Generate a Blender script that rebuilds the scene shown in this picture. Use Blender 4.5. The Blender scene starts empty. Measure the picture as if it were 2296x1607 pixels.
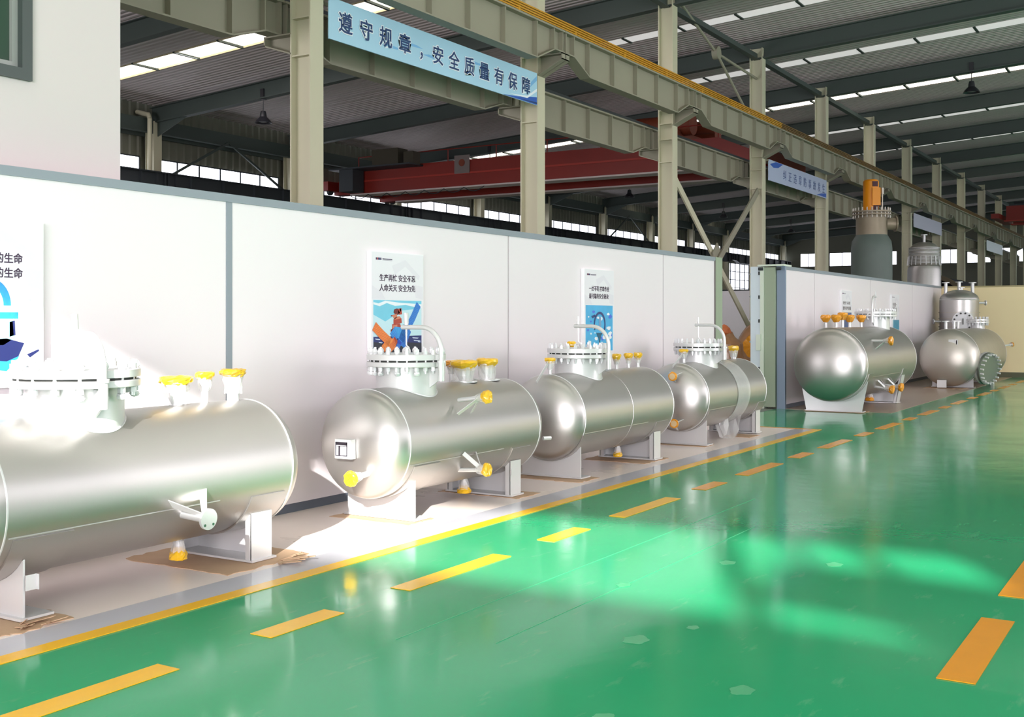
import bpy, bmesh, math, random
from mathutils import Vector, Matrix, Quaternion
random.seed(7)
sc = bpy.context.scene
PI = math.pi

# ------------------------------------------------------------------ camera
PHI = math.radians(31.4259)                      # view direction is 31.4 deg off the hall's long axis
fwd = Vector((math.cos(PHI), math.sin(PHI), 0)); rgt = Vector((math.sin(PHI), -math.cos(PHI), 0))
cd = bpy.data.cameras.new('camera'); cam = bpy.data.objects.new('camera', cd)
sc.collection.objects.link(cam); sc.camera = cam
cam.matrix_world = Matrix(((rgt.x, 0, -fwd.x, 0), (rgt.y, 0, -fwd.y, 0), (0, 1, 0, 1.55), (0, 0, 0, 1)))
cd.sensor_fit = 'HORIZONTAL'; cd.sensor_width = 36.0; cd.lens = 36.0*2540/2296
cd.shift_y = -85.5/2296; cd.clip_start = 0.05; cd.clip_end = 500

# ------------------------------------------------------------------ world, sun, daylight through the openings, added fill, exposure
wd = bpy.data.worlds.new('sky'); sc.world = wd; wd.use_nodes = True
bgn = wd.node_tree.nodes['Background']; bgn.inputs[0].default_value = (0.86, 0.93, 1.0, 1); bgn.inputs[1].default_value = 2.2
def link(o, parent=None):
    sc.collection.objects.link(o)
    if parent is not None: o.parent = parent
    return o
sl = bpy.data.lights.new('sun', 'SUN'); sl.energy = 15.5; sl.angle = math.radians(0.75); sl.color = (1, .97, .92)
so = link(bpy.data.objects.new('sun', sl)); so.location = (-12, -10, 12)
so.rotation_euler = Vector((1, .5, -.47)).to_track_quat('-Z', 'Y').to_euler()
def area(name, loc, direction, sx, sy, energy, col=(1, .915, .985), spread=180):
    l = bpy.data.lights.new(name, 'AREA'); l.shape = 'RECTANGLE'; l.size = sx; l.size_y = sy; l.energy = energy; l.color = col; l.spread = math.radians(spread)
    o = link(bpy.data.objects.new(name, l)); o.location = loc
    o.rotation_euler = Vector(direction).to_track_quat('-Z', 'Y').to_euler()
    return o
area('gate_daylight', (-9.3, -4.0, 2.7), (1, 0.15, 0), 10.5, 5.2, 2300, (1, .915, .985))           # the open gate behind the viewer
area('side_daylight', (12, -13.8, 6.3), (0, 1, -0.5), 38, 2.6, 560, spread=115)
area('side_fill', (22, -13.7, 2.4), (.45, 1, 0), 7, 4.5, 1500)          # added lamp before the closed side wall, brightens far wall and floor
area('skylight_daylight', (20.5, 18.5, 8.35), (0, 0, -1), .7, 14, 320)
area('skylight_daylight', (38.8, 18.5, 8.35), (0, 0, -1), .6, 14, 200)
area('skylight_daylight', (20.5, -2, 9.6), (0, 0, -1), .7, 20, 260)
for sx_ in (-3.8, 2.1, 8.1, 14.1): area('skylight_daylight', (sx_, 1, 9.35), (0, 0, -1), .7, 24, 120)   # daylight through the roof strips above the viewer            # window band of the far side wall
area('side_daylight_far', (56, -13.8, 6.3), (0, 1, -0.5), 40, 2.6, 700, spread=115)
area('side_bay_fill', (-8.8, 18.5, 2.6), (1, 0, 0.05), 10, 5, 1500)                # added lamp at an assumed opening, brightens the dim side bay
sc.view_settings.view_transform = 'Standard'; sc.view_settings.look = 'None'
sc.view_settings.exposure = 0.14; sc.view_settings.gamma = 1.0; sc.view_settings.use_curve_mapping = False
sc.cycles.max_bounces = 8; sc.cycles.diffuse_bounces = 4; sc.cycles.glossy_bounces = 4; sc.cycles.transparent_max_bounces = 8
sc.cycles.use_denoising = True
sc.cycles.caustics_reflective = False; sc.cycles.caustics_refractive = False; sc.cycles.sample_clamp_indirect = 6.0

# ------------------------------------------------------------------ materials
def srgb(r, g, b):
    f = lambda v: (v/255/12.92) if v/255 <= .04045 else ((v/255+.055)/1.055)**2.4
    return (f(r), f(g), f(b), 1)
MATS = {}
def mat(name, rgb, rough=.5, metal=0, var=0, scale=3, bump=0, bscale=20, emit=0, alpha=1, trans=0, spec=.5, lin=False, coat=0, roughvar=0, stretch=None):
    if name in MATS: return MATS[name]
    m = bpy.data.materials.new(name); m.use_nodes = True; nt = m.node_tree; b = nt.nodes['Principled BSDF']
    c = tuple(rgb)+(1,) if lin else srgb(*rgb)
    b.inputs['Base Color'].default_value = c; b.inputs['Roughness'].default_value = rough; b.inputs['Metallic'].default_value = metal
    b.inputs['Specular IOR Level'].default_value = spec; b.inputs['Alpha'].default_value = alpha
    b.inputs['Transmission Weight'].default_value = trans; b.inputs['Coat Weight'].default_value = coat
    m.diffuse_color = c
    if emit:
        b.inputs['Emission Color'].default_value = c; b.inputs['Emission Strength'].default_value = emit
    if var or bump or roughvar:
        tc = nt.nodes.new('ShaderNodeTexCoord'); mp = nt.nodes.new('ShaderNodeMapping'); nt.links.new(tc.outputs['Object'], mp.inputs[0])
        if stretch: mp.inputs['Scale'].default_value = stretch
        n = nt.nodes.new('ShaderNodeTexNoise'); n.inputs['Scale'].default_value = scale; n.inputs['Detail'].default_value = 5
        nt.links.new(mp.outputs[0], n.inputs['Vector'])
        if var:
            mx = nt.nodes.new('ShaderNodeMix'); mx.data_type = 'RGBA'
            mx.inputs['A'].default_value = tuple(min(1, v*(1+var)) for v in c[:3])+(1,)
            mx.inputs['B'].default_value = tuple(v*(1-var) for v in c[:3])+(1,)
            nt.links.new(n.outputs[0], mx.inputs['Factor']); nt.links.new(mx.outputs['Result'], b.inputs['Base Color'])
        if roughvar:
            mr = nt.nodes.new('ShaderNodeMapRange'); mr.inputs[1].default_value = .3; mr.inputs[2].default_value = .7
            mr.inputs[3].default_value = max(0, rough-roughvar); mr.inputs[4].default_value = rough+roughvar
            nt.links.new(n.outputs[0], mr.inputs[0]); nt.links.new(mr.outputs[0], b.inputs['Roughness'])
        if bump:
            n2 = nt.nodes.new('ShaderNodeTexNoise'); n2.inputs['Scale'].default_value = bscale; n2.inputs['Detail'].default_value = 3
            nt.links.new(mp.outputs[0], n2.inputs['Vector'])
            bp = nt.nodes.new('ShaderNodeBump'); bp.inputs['Strength'].default_value = bump; bp.inputs['Distance'].default_value = .01
            nt.links.new(n2.outputs[0], bp.inputs['Height']); nt.links.new(bp.outputs[0], b.inputs['Normal'])
    MATS[name] = m; return m

SILVER = mat('silver_paint', (190, 187, 184), rough=.4, metal=.94, var=.03, scale=2, bump=.03, bscale=40)
SILVER2 = mat('silver_paint_bright', (222, 222, 222), rough=.42, metal=.45, bump=.03, bscale=60)
STEEL = mat('plain_steel', (190, 185, 176), rough=.42, metal=.8, var=.08, scale=3)
STEELTAN = mat('weathered_steel', (158, 144, 124), rough=.5, metal=.35, var=.12, scale=4)
GREYVES = mat('grey_green_paint', (104, 116, 110), rough=.5, var=.12, scale=2)
GAP = mat('dark_gasket', (60, 62, 60), rough=.7)
NUT = mat('nut_in_film', (232, 232, 234), rough=.3, metal=.25)
YEL = mat('yellow_film', (250, 190, 30), rough=.32, var=.18, scale=25, coat=.4)
ORG = mat('orange_film', (245, 160, 40), rough=.32, var=.22, scale=25, coat=.4)
FILM = mat('clear_film', (240, 240, 238), rough=.25, alpha=.45, bump=.4, bscale=30, coat=.3)
BROWNFILM = mat('brown_film', (190, 140, 95), rough=.3, alpha=.8, var=.2, scale=5, bump=.5, bscale=12, coat=.4)
HOLE = mat('bolt_hole', (60, 110, 80), rough=.6)
WALLW = mat('white_panel', (238, 230, 234), rough=.42, var=.012, scale=.6)
WALLG = mat('grey_panel', (232, 230, 232), rough=.5, var=.03)
WALLY = mat('warm_lit_panel', (252, 232, 184), rough=.5, var=.04, scale=.8)  # warm light falling on the far wall is put into this colour
OFFICE = mat('office_wall', (212, 200, 200), rough=.7, var=.02, scale=1)
RAIL = mat('grey_rail', (140, 149, 158), rough=.45)
RAILD = mat('dark_joint', (112, 104, 104), rough=.5)
BLUETRIM = mat('blue_grey_trim', (128, 144, 166), rough=.45)
GREENPOST = mat('sage_green_post', (152, 166, 142), rough=.5)
PALEBLUE = mat('pale_blue_panel', (214, 226, 234), rough=.5)
PALEGREEN = mat('pale_green_edge', (214, 224, 208), rough=.5)
COL = mat('cream_steel', (196, 192, 166), rough=.55, var=.05, scale=2)
BEAM = mat('grey_cream_steel', (146, 142, 124), rough=.55, var=.07, scale=1.5)
RAFT = mat('dark_green_steel', (66, 76, 72), rough=.6, var=.1, scale=1)
ROOF = mat('roof_sheet', (196, 186, 184), rough=.5, metal=.2, var=.06, scale=.5)
OUTW = mat('outer_wall_sheet', (112, 112, 98), rough=.6, var=.1, scale=.6)
DARK = mat('dark_steel', (48, 54, 58), rough=.6, var=.1)
LAMPM = mat('dark_lamp', (38, 38, 44), rough=.4)
LAMPI = mat('lamp_reflector', (200, 200, 200), rough=.3, metal=.6)
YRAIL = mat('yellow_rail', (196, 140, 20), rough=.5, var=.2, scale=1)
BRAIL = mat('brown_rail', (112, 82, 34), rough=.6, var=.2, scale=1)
RED = mat('red_crane_paint', (132, 32, 20), rough=.5, var=.15, scale=1)
REDL = mat('pale_crane_flange', (205, 192, 186), rough=.4)
RUST = mat('rust_red_winch', (120, 52, 28), rough=.6, var=.3, scale=4)
ORANGE = mat('orange_motor', (255, 158, 12), rough=.4)
NAVY = mat('dark_navy', (14, 18, 44), rough=.7)
SKYL = mat('skylight_sheet', (255, 246, 228), rough=.5, emit=2.6)
SKYG = mat('skylight_sheet_grey', (196, 194, 192), rough=.5, emit=.85)
PANE = mat('window_daylight', (240, 243, 255), rough=.3, emit=3.2)
CARD = mat('cardboard', (190, 158, 128), rough=.8, var=.1, scale=8)
WHITE = mat('print_white', (236, 234, 240), rough=.35)
INK = mat('print_ink', (52, 22, 60), rough=.4)
BOARDW = mat('poster_edge', (245, 245, 247), rough=.35)
GLASSD = mat('dark_glass', (58, 78, 66), rough=.1, var=.1, scale=3, spec=.6)
FRAMED = mat('dark_frame', (66, 74, 72), rough=.4)
FRAMEL = mat('light_frame', (150, 152, 148), rough=.4)
GROUT = mat('concrete_floor', (120, 126, 120), rough=.5, var=.1, scale=.5)

def floor_mat(name, rgb, rough, bump):
    m = mat(name, rgb, rough=rough, var=.09, scale=.9, roughvar=.04, spec=.22, stretch=(1, .6, 1))
    nt = m.node_tree; b = nt.nodes['Principled BSDF']
    tc = nt.nodes.new('ShaderNodeTexCoord'); n = nt.nodes.new('ShaderNodeTexNoise'); n.inputs['Scale'].default_value = 2.2; n.inputs['Detail'].default_value = 6
    nt.links.new(tc.outputs['Object'], n.inputs['Vector'])
    bp = nt.nodes.new('ShaderNodeBump'); bp.inputs['Strength'].default_value = bump; bp.inputs['Distance'].default_value = .012
    nt.links.new(n.outputs[0], bp.inputs['Height']); nt.links.new(bp.outputs[0], b.inputs['Normal'])
    return m
FGREEN = floor_mat('green_epoxy', (36, 157, 106), .12, .2)
FGREY = floor_mat('grey_epoxy', (190, 190, 198), .12, .12)
FBEIGE = floor_mat('beige_floor_paint', (234, 220, 212), .3, .2)
FYEL = mat('yellow_floor_paint', (238, 182, 20), rough=.25, var=.06, scale=6)
FORG = mat('orange_floor_paint', (224, 150, 24), rough=.25, var=.06, scale=6)
# worn streaks in the green coating
def wear(m):
    nt = m.node_tree; b = nt.nodes['Principled BSDF']
    src = b.inputs['Base Color'].links[0].from_socket
    tc = nt.nodes.new('ShaderNodeTexCoord'); mp = nt.nodes.new('ShaderNodeMapping'); mp.inputs['Scale'].default_value = (.9, 3.2, 1); mp.inputs['Rotation'].default_value = (0, 0, .25)
    n = nt.nodes.new('ShaderNodeTexNoise'); n.inputs['Scale'].default_value = 2.4; n.inputs['Detail'].default_value = 8; n.inputs['Roughness'].default_value = .65
    nt.links.new(tc.outputs['Object'], mp.inputs[0]); nt.links.new(mp.outputs[0], n.inputs['Vector'])
    r = nt.nodes.new('ShaderNodeMapRange'); r.inputs[1].default_value = .60; r.inputs[2].default_value = .78; r.inputs[3].default_value = 0; r.inputs[4].default_value = .32
    nt.links.new(n.outputs[0], r.inputs[0])
    mx = nt.nodes.new('ShaderNodeMix'); mx.data_type = 'RGBA'; mx.inputs['B'].default_value = srgb(150, 190, 160)
    nt.links.new(r.outputs[0], mx.inputs['Factor']); nt.links.new(src, mx.inputs['A']); nt.links.new(mx.outputs['Result'], b.inputs['Base Color'])
wear(FGREEN)

# ------------------------------------------------------------------ mesh builder
class MB:
    def __init__(s): s.v = []; s.f = []
    def add(s, vs, fs):
        o = len(s.v); s.v += [tuple(v) for v in vs]; s.f += [tuple(i+o for i in f) for f in fs]; return s
    def box(s, x0, x1, y0, y1, z0, z1):
        vs = [(x, y, z) for z in (z0, z1) for y in (y0, y1) for x in (x0, x1)]
        return s.add(vs, [(0, 2, 3, 1), (4, 5, 7, 6), (0, 1, 5, 4), (2, 6, 7, 3), (0, 4, 6, 2), (1, 3, 7, 5)])
    def obox(s, c, ax, ay, az):      # oriented box: centre and three half vectors
        c = Vector(c); ax, ay, az = Vector(ax), Vector(ay), Vector(az)
        vs = [c+i*ax+j*ay+k*az for k in (-1, 1) for j in (-1, 1) for i in (-1, 1)]
        fs = [(0, 2, 3, 1), (4, 5, 7, 6), (0, 1, 5, 4), (2, 6, 7, 3), (0, 4, 6, 2), (1, 3, 7, 5)]
        if ax.cross(ay).dot(az) < 0: fs = [tuple(reversed(f)) for f in fs]
        return s.add(vs, fs)
    def bar(s, p0, p1, w, h, up=(0, 0, 1)):
        p0, p1 = Vector(p0), Vector(p1); d = p1-p0; u = d.normalized(); side = u.cross(Vector(up))
        if side.length < 1e-4: side = u.cross(Vector((0, 1, 0)))
        side.normalize(); upv = side.cross(u)
        return s.obox((p0+p1)/2, d/2, side*w/2, upv*h/2)
    def prism(s, poly, vec):          # polygon (3d points) extruded by vec
        n = len(poly); vec = Vector(vec); a = [Vector(p) for p in poly]; nrm = Vector()
        for i in range(n): nrm += a[i].cross(a[(i+1) % n])
        if nrm.dot(vec) > 0: a.reverse()
        vs = a+[p+vec for p in a]
        fs = [tuple(range(n)), tuple(range(2*n-1, n-1, -1))]+[(i, i+n, (i+1) % n+n, (i+1) % n) for i in range(n)]
        return s.add(vs, fs)
    def lathe(s, prof, org=(0, 0, 0), axis=(0, 0, 1), n=32, jit=0, a0=0, a1=2*PI):
        org = Vector(org); w = Vector(axis).normalized()
        u = w.cross(Vector((0, 0, 1)));
        if u.length < 1e-3: u = Vector((1, 0, 0))
        u.normalize(); v = w.cross(u); full = abs(a1-a0-2*PI) < 1e-6; m = n if full else n+1
        vs = []; 
        for (r, t) in prof:
            for i in range(m):
                a = a0+(a1-a0)*i/n; rr = r+(random.uniform(-jit, jit) if jit else 0)
                vs.append(org+w*(t+(random.uniform(-jit, jit)*.6 if jit else 0))+u*math.cos(a)*rr+v*math.sin(a)*rr)
        fs = []
        for j in range(len(prof)-1):
            for i in range(n if full else n):
                k = (i+1) % m
                fs.append((j*m+i, j*m+k, (j+1)*m+k, (j+1)*m+i))
        return s.add(vs, fs)
    def cyl(s, p0, p1, r, n=16, r1=None):
        p0, p1 = Vector(p0), Vector(p1); L = (p1-p0).length; r1 = r if r1 is None else r1
        return s.lathe([(0, 0), (r, 0), (r1, L), (0, L)], p0, p1-p0, n)
    def tube(s, pts, r, n=10):
        pts = [Vector(p) for p in pts]; prev = None; vs = []; fs = []
        for i, p in enumerate(pts):
            t = (pts[min(i+1, len(pts)-1)]-pts[max(i-1, 0)]).normalized()
            if prev is None:
                u = t.cross(Vector((0, 0, 1)))
                if u.length < 1e-3: u = t.cross(Vector((1, 0, 0)))
            else: u = prev-t*prev.dot(t)
            u.normalize(); prev = u; w = t.cross(u)
            vs += [p+u*math.cos(2*PI*k/n)*r+w*math.sin(2*PI*k/n)*r for k in range(n)]
        for i in range(len(pts)-1):
            for k in range(n): fs.append((i*n+k, i*n+(k+1) % n, (i+1)*n+(k+1) % n, (i+1)*n+k))
        fs += [tuple(reversed(range(n))), tuple(range((len(pts)-1)*n, len(pts)*n))]
        return s.add(vs, fs)
    def build(s, name, m, parent=None, org=(0, 0, 0), smooth=True, flat=False, stuff=False):
        me = bpy.data.meshes.new(name); o3 = Vector(org)
        me.from_pydata([tuple(Vector(v)-o3) for v in s.v], [], s.f)
        bm = bmesh.new(); bm.from_mesh(me); bmesh.ops.remove_doubles(bm, verts=bm.verts, dist=1e-5)
        bmesh.ops.recalc_face_normals(bm, faces=bm.faces) if len(bm.faces) < 60000 else None
        bm.to_mesh(me); bm.free()
        me.materials.append(m)
        if smooth and not flat:
            me.shade_smooth(); me.set_sharp_from_angle(angle=math.radians(32))
        o = bpy.data.objects.new(name, me)
        if parent is None: o.location = o3
        link(o, parent)
        if stuff: o['kind'] = 'stuff'
        return o

class T:
    """a thing: Empty at its base, parts built in world coordinates and stored relative to it"""
    def __init__(s, name, label, cat, loc, group=None, kind=None):
        s.o = bpy.data.objects.new(name, None); s.o.empty_display_size = .1; s.loc = Vector(loc); s.o.location = loc; link(s.o)
        if kind: s.o['kind'] = kind
        else:
            s.o['label'] = label; s.o['category'] = cat
            if group: s.o['group'] = group
    def part(s, name, mb, m, parent=None, label=None, **k):
        o = mb.build(name, m, parent or s.o, s.loc, **k)
        if label: o['label'] = label
        return o
def struct_thing(name, loc=(0, 0, 0)): return T(name, None, None, loc, kind='structure')
def tag(o, label, cat, group=None):
    o['label'] = label; o['category'] = cat
    if group: o['group'] = group
    return o
def copy_tree(o, parent=None):
    c = o.copy(); link(c, parent)
    for ch in o.children: copy_tree(ch, c)
    return c
ORD = ['first', 'second', 'third', 'fourth', 'fifth', 'sixth', 'seventh', 'eighth', 'ninth', 'tenth', 'eleventh', 'twelfth', 'thirteenth', 'fourteenth', 'fifteenth', 'sixteenth']

TEXTC = {}
def text_part(th, s, size, x, z, y, m, name='lettering', parent=None, sx=1.0, offset=0, thick=.002, center=False):
    """flat lettering on a plane facing -Y"""
    cu = bpy.data.curves.new('t', 'FONT'); cu.body = s; cu.size = size; cu.offset = offset; cu.extrude = thick/2; cu.resolution_u = 2
    if center: cu.align_x = 'CENTER'
    to = bpy.data.objects.new('t', cu); link(to); bpy.context.view_layer.update()
    dg = bpy.context.evaluated_depsgraph_get(); me = bpy.data.meshes.new_from_object(to.evaluated_get(dg))
    bpy.data.objects.remove(to); bpy.data.curves.remove(cu)
    M = Matrix(((sx, 0, 0, x), (0, 0, -1, y), (0, 1, 0, z), (0, 0, 0, 1))); me.transform(Matrix.Translation(-th.loc) @ M)
    me.materials.clear(); me.materials.append(m)
    for p in me.polygons: p.material_index = 0
    me.name = name
    o = bpy.data.objects.new(name, me); link(o, parent or th.o); return o

# ================================================================== STRUCTURE
# floor
FX0, FX1, FY0, FY1 = -9, 84, -14, 27.2
fl = MB().box(FX0, FX1, FY0, FY1, -.2, 0).build('floor', FGREEN, smooth=False); fl['kind'] = 'structure'
class F: loc = Vector((0, 0, 0)); o = fl
def fpart(name, x0, x1, y0, y1, z, m):
    return MB().box(x0, x1, y0, y1, z-.004, z).build(name, m, fl, smooth=False)
fpart('beige_zone', FX0, 15.9, 4.98, 6.3, .0035, FBEIGE)
fpart('grey_border', FX0, 15.9, 4.73, 4.98, .0035, FGREY)
fpart('yellow_line', FX0, 15.98, 4.62, 4.73, .005, FYEL)
fpart('yellow_line', 15.9, 16.0, 4.73, 6.3, .005, FORG)
fpart('beige_zone', 19.4, 33.3, 4.45, 6.3, .0035, mat('brown_floor_paint', (164, 144, 126), rough=.3, var=.08, scale=2))
fpart('grey_zone', FX0, FX1, 6.4, FY1, .003, GROUT)
x = -4.36; k = 0
while x < 44:
    L = .55 if k % 2 == 0 else 1.11
    fpart('lane_dash', x, x+L, 3.88, 4.02, .005, FYEL if x < 9 else FORG); x += L+.58; k += 1
for (a, b) in ((3.4, 4.55), (5.14, 6.31), (6.87, 8.0), (8.57, 9.7)): fpart('lane_dash', a, b, .83, .99, .005, FORG)
random.seed(3)
for i, (sx_, sy_, r) in enumerate(((4.55, 1.65, .05), (5.0, 2.35, .06), (5.35, 2.2, .03), (3.95, 2.0, .045), (6.0, 2.9, .04), (6.9, 2.6, .05), (7.2, 2.0, .05))):
    pts = [(sx_+math.cos(q/18*2*PI)*r*1.3*(1+.15*math.sin(3*q/18*2*PI+i)), sy_+math.sin(q/18*2*PI)*r*(1+.12*math.sin(5*q/18*2*PI+i)), .0012) for q in range(18)]
    MB().prism(pts, (0, 0, .001)).build('scuff_patch', mat('worn_coating', (72, 168, 118), rough=.3, var=.1, scale=12), fl, smooth=False)
for (x0, y0, x1, y1) in ((4.4, 3.35, 9.5, 3.33), (4.6, 2.9, 8.2, 2.88)):
    MB().bar((x0, y0, .001), (x1, y1, .001), .004, .002).build('scratch_line', mat('pale_scratch', (66, 172, 122), rough=.3), fl, smooth=False)

# partition wall on the left with separate panels
YW = 6.27
def partition(name, x0, x1, seams, first_wide=None, m=WALLW):
    w = struct_thing(name, (x0, YW, 0)); edges = [x0]+seams+[x1]
    for a, b in zip(edges[:-1], edges[1:]):
        w.part('wall_panel', MB().box(a+.012, b-.012, YW, YW+.07, .075, 2.44), m, smooth=False)
    w.part('top_rail', MB().box(x0, x1, YW-.012, YW+.085, 2.44, 2.50), RAIL, smooth=False)
    w.part('base_rail', MB().box(x0, x1, YW+.005, YW+.08, 0, .078), mat('dark_base_rail', (92, 100, 112), rough=.5), smooth=False)
    for s in seams:
        wd_ = .022 if s != first_wide else .03
        w.part('joint_strip', MB().box(s-wd_, s+wd_, YW+.012-(.018 if s == first_wide else 0), YW+.06, .078, 2.44), RAIL if s == first_wide else RAILD, smooth=False)
    return w
wl = partition('wall_left', -9, 16.1, [-5.83, -1.83, 2.17, 6.17, 10.19, 14.2], 6.17)
wl.part('end_post', MB().box(16.1, 16.36, YW-.02, YW+.14, 0, 2.5), GREENPOST, smooth=False)
wl.part('joint_strip', MB().box(16.075, 16.1, YW-.014, YW+.05, 0, 2.45), RAILD, smooth=False)
wr = partition('wall_left_far', 19.45, 33.3, [21.2, 25.4, 29.6])
# opening between them: end assembly of the far partition
d1 = struct_thing('door_1', (19.45, 6.6, 0))
d1.part('edge_trim', MB().box(19.38, 19.45, 6.25, 6.40, 0, 2.5), BLUETRIM, smooth=False)
d1.part('post', MB().box(19.33, 19.6, 6.41, 6.61, .03, 2.48), GREENPOST, smooth=False)
d1.part('post_edge', MB().box(19.31, 19.5, 6.61, 6.68, 0, 2.49), PALEGREEN, smooth=False)
leaf = d1.part('door_leaf', MB().box(19.36, 19.55, 6.68, 6.87, 0, 2.5), PALEBLUE, smooth=False)
for i in range(6): d1.part('hinge', MB().cyl((19.33, 6.70, .25+.42*i), (19.33, 6.70, .31+.42*i), .018, 8), DARK, parent=leaf)
for i in range(6): d1.part('hook_tab', MB().prism([(19.34, 6.87, .35+.4*i), (19.34, 6.89, .37+.4*i), (19.34, 6.87, .39+.4*i)], (.02, 0, 0)), FRAMEL, parent=leaf, smooth=False)
d1.part('lock_box', MB().box(19.27, 19.36, 6.66, 6.74, 1.02, 1.3), PALEGREEN, parent=leaf, smooth=False)
d1.part('top_plate', MB().box(19.3, 19.75, 6.25, 6.72, 2.5, 2.53), PALEGREEN, smooth=False)
for yy in (6.3, 6.62): d1.part('roller', MB().cyl((19.3, yy, 2.455), (19.3, yy+.08, 2.455), .03, 10), DARK)
# transverse walls at the far end of the display zone
wg = struct_thing('wall_gap', (33.4, 7, 0))
for i in range(8): wg.part('wall_panel', MB().box(33.35, 33.42, 6.5+i*2.5, 8.98+i*2.5, .05, 2.46), WALLG, smooth=False)
wg.part('top_rail', MB().box(33.33, 33.44, 6.4, 26.5, 2.46, 2.5), DARK, smooth=False)
wf = struct_thing('wall_far', (33.4, 3, 0))
for i in range(6): wf.part('wall_panel', MB().box(33.35, 33.42, 6.3-3*(i+1)+.008, 6.3-3*i-.008, .14, 2.46), WALLY, smooth=False)
wf.part('top_rail', MB().box(33.33, 33.44, -11.7, 6.3, 2.46, 2.5), mat('cream_rail', (180, 165, 120), rough=.5), smooth=False)
wf.part('base_rail', MB().box(33.34, 33.43, -11.7, 6.3, 0, .14), mat('olive_base', (96, 98, 76), rough=.6), smooth=False)

# office block standing above the partition at the left
ofw = struct_thing('wall_office', (0, 6.6, 0))
wx0, wx1, wz0, wz1 = 3.35, 4.71, 3.12, 4.6
mb = MB()
mb.box(-9, wx0, 6.6, 6.8, 2.51, 9.3).box(wx1, 5.44, 6.6, 6.8, 2.51, 9.3).box(wx0, wx1, 6.6, 6.8, 2.51, wz0).box(wx0, wx1, 6.6, 6.8, wz1, 9.3)
mb.box(5.24, 5.44, 6.8, 9.3, 2.51, 9.3)
ofw.part('wall_face', mb, OFFICE, smooth=False)
w1 = struct_thing('window_1', ((wx0+wx1)/2, 6.6, wz0))
def frame(mb, x0, x1, z0, z1, t, y0, y1):
    return mb.box(x0, x1, y0, y1, z0, z0+t).box(x0, x1, y0, y1, z1-t, z1).box(x0, x0+t, y0, y1, z0+t, z1-t).box(x1-t, x1, y0, y1, z0+t, z1-t)
w1.part('window_frame', frame(MB(), wx0, wx1, wz0, wz1, .075, 6.57, 6.72), FRAMED, smooth=False)
w1.part('sash', frame(MB(), wx0+.075, wx1-.075, wz0+.075, wz1-.075, .04, 6.62, 6.68), FRAMEL, smooth=False)
w1.part('pane', MB().box(wx0+.1, wx1-.1, 6.65, 6.66, wz0+.1, wz1-.1), GLASSD, smooth=False)

# roof: corrugated sheets in strips (ribs run across the hall), skylight strips, purlins
RS = .065
def rz(y): return 8.05+RS*(27.2-y)
ce = struct_thing('ceiling', (37, 6, 9))
SKY = [(-4.15, -3.45, SKYL), (1.75, 2.45, SKYL), (7.75, 8.45, SKYL), (13.75, 14.45, SKYL), (20.1, 20.95, SKYL), (26.95, 27.45, SKYG), (32.6, 33.2, SKYG), (38.45, 39.15, SKYL), (44.75, 45.2, SKYG), (51.0, 51.4, SKYG), (57.1, 57.5, SKYL), (63.0, 63.5, SKYG), (68.9, 69.3, SKYL), (75, 75.4, SKYG)]
edges = [FX0]; 
for a, b, _ in SKY: edges += [a, b]
edges += [FX1]
def corrugated(x0, x1, y0, y1, pitch=.19, h=.035):
    mb = MB(); pr = [0, .35, .45, .9]; hs = [0, 0, h, h]; xs = []; x = x0
    while x < x1-.01:
        for p, q in zip(pr, hs):
            if x+p*pitch < x1: xs.append((x+p*pitch, q))
        x += pitch
    xs.append((x1, 0)); vs = []; fs = []
    for (xx, q) in xs:
        vs += [(xx, y0, rz(y0)+q), (xx, y1, rz(y1)+q)]
    for i in range(len(xs)-1): fs.append((2*i, 2*i+1, 2*i+3, 2*i+2))
    return mb.add(vs, fs)
for a, b in zip(edges[0::2], edges[1::2]):
    o = ce.part('roof_sheet', corrugated(a, b, FY0, FY1), ROOF, smooth=False)
PURL = [27.0-1.55*i for i in range(27)]
for a, b, m_ in SKY:
    ytop = 15.5 if m_ is SKYG else FY1
    if m_ is SKYG: ce.part('roof_sheet', corrugated(a, b, ytop, FY1), ROOF, smooth=False)
    for i in range(len(PURL)-1):
        y1_, y0_ = PURL[i], PURL[i+1]
        if y1_ > ytop: continue
        ce.part('skylight_bar', MB().prism([(a-.02, y1_-.035, rz(y1_)-.03), (a-.02, y1_+.035, rz(y1_)-.03), (a-.02, y1_+.035, rz(y1_)+.02), (a-.02, y1_-.035, rz(y1_)+.02)], (b-a+.04, 0, 0)), RAFT, smooth=False)
        ce.part('skylight_pane', MB().box(a, b, y0_+.02, y1_-.02, 0, .01).add([], []), m_, smooth=False)
        o = ce.o.children[-1]
        for v in o.data.vertices:
            yy = v.co.y+ce.loc.y; v.co.z = v.co.z+rz(yy)+(.03 if m_ is SKYL else -.004)
    # upstand edges of the strip
    for xx in ((a, b) if m_ is SKYL and a < 25 else ()):
        e = MB().prism([(xx-.015, FY0, rz(FY0)-.02), (xx+.015, FY0, rz(FY0)-.02), (xx+.015, FY0, rz(FY0)+.1), (xx-.015, FY0, rz(FY0)+.1)], (0, FY1-FY0, rz(FY1)-rz(FY0)))
        ce.part('skylight_curb', e, RAFT if m_ is SKYG else mat('cream_curb', (220, 205, 170), rough=.5), smooth=False)
# opaque backing above the sheets (outer skin)
ce.part('roof_skin', MB().add([(FX0, FY0, rz(FY0)+.12), (FX1, FY0, rz(FY0)+.12), (FX1, FY1, rz(FY1)+.12), (FX0, FY1, rz(FY1)+.12)], [(0, 1, 2, 3)]), RAFT, smooth=False)

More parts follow.
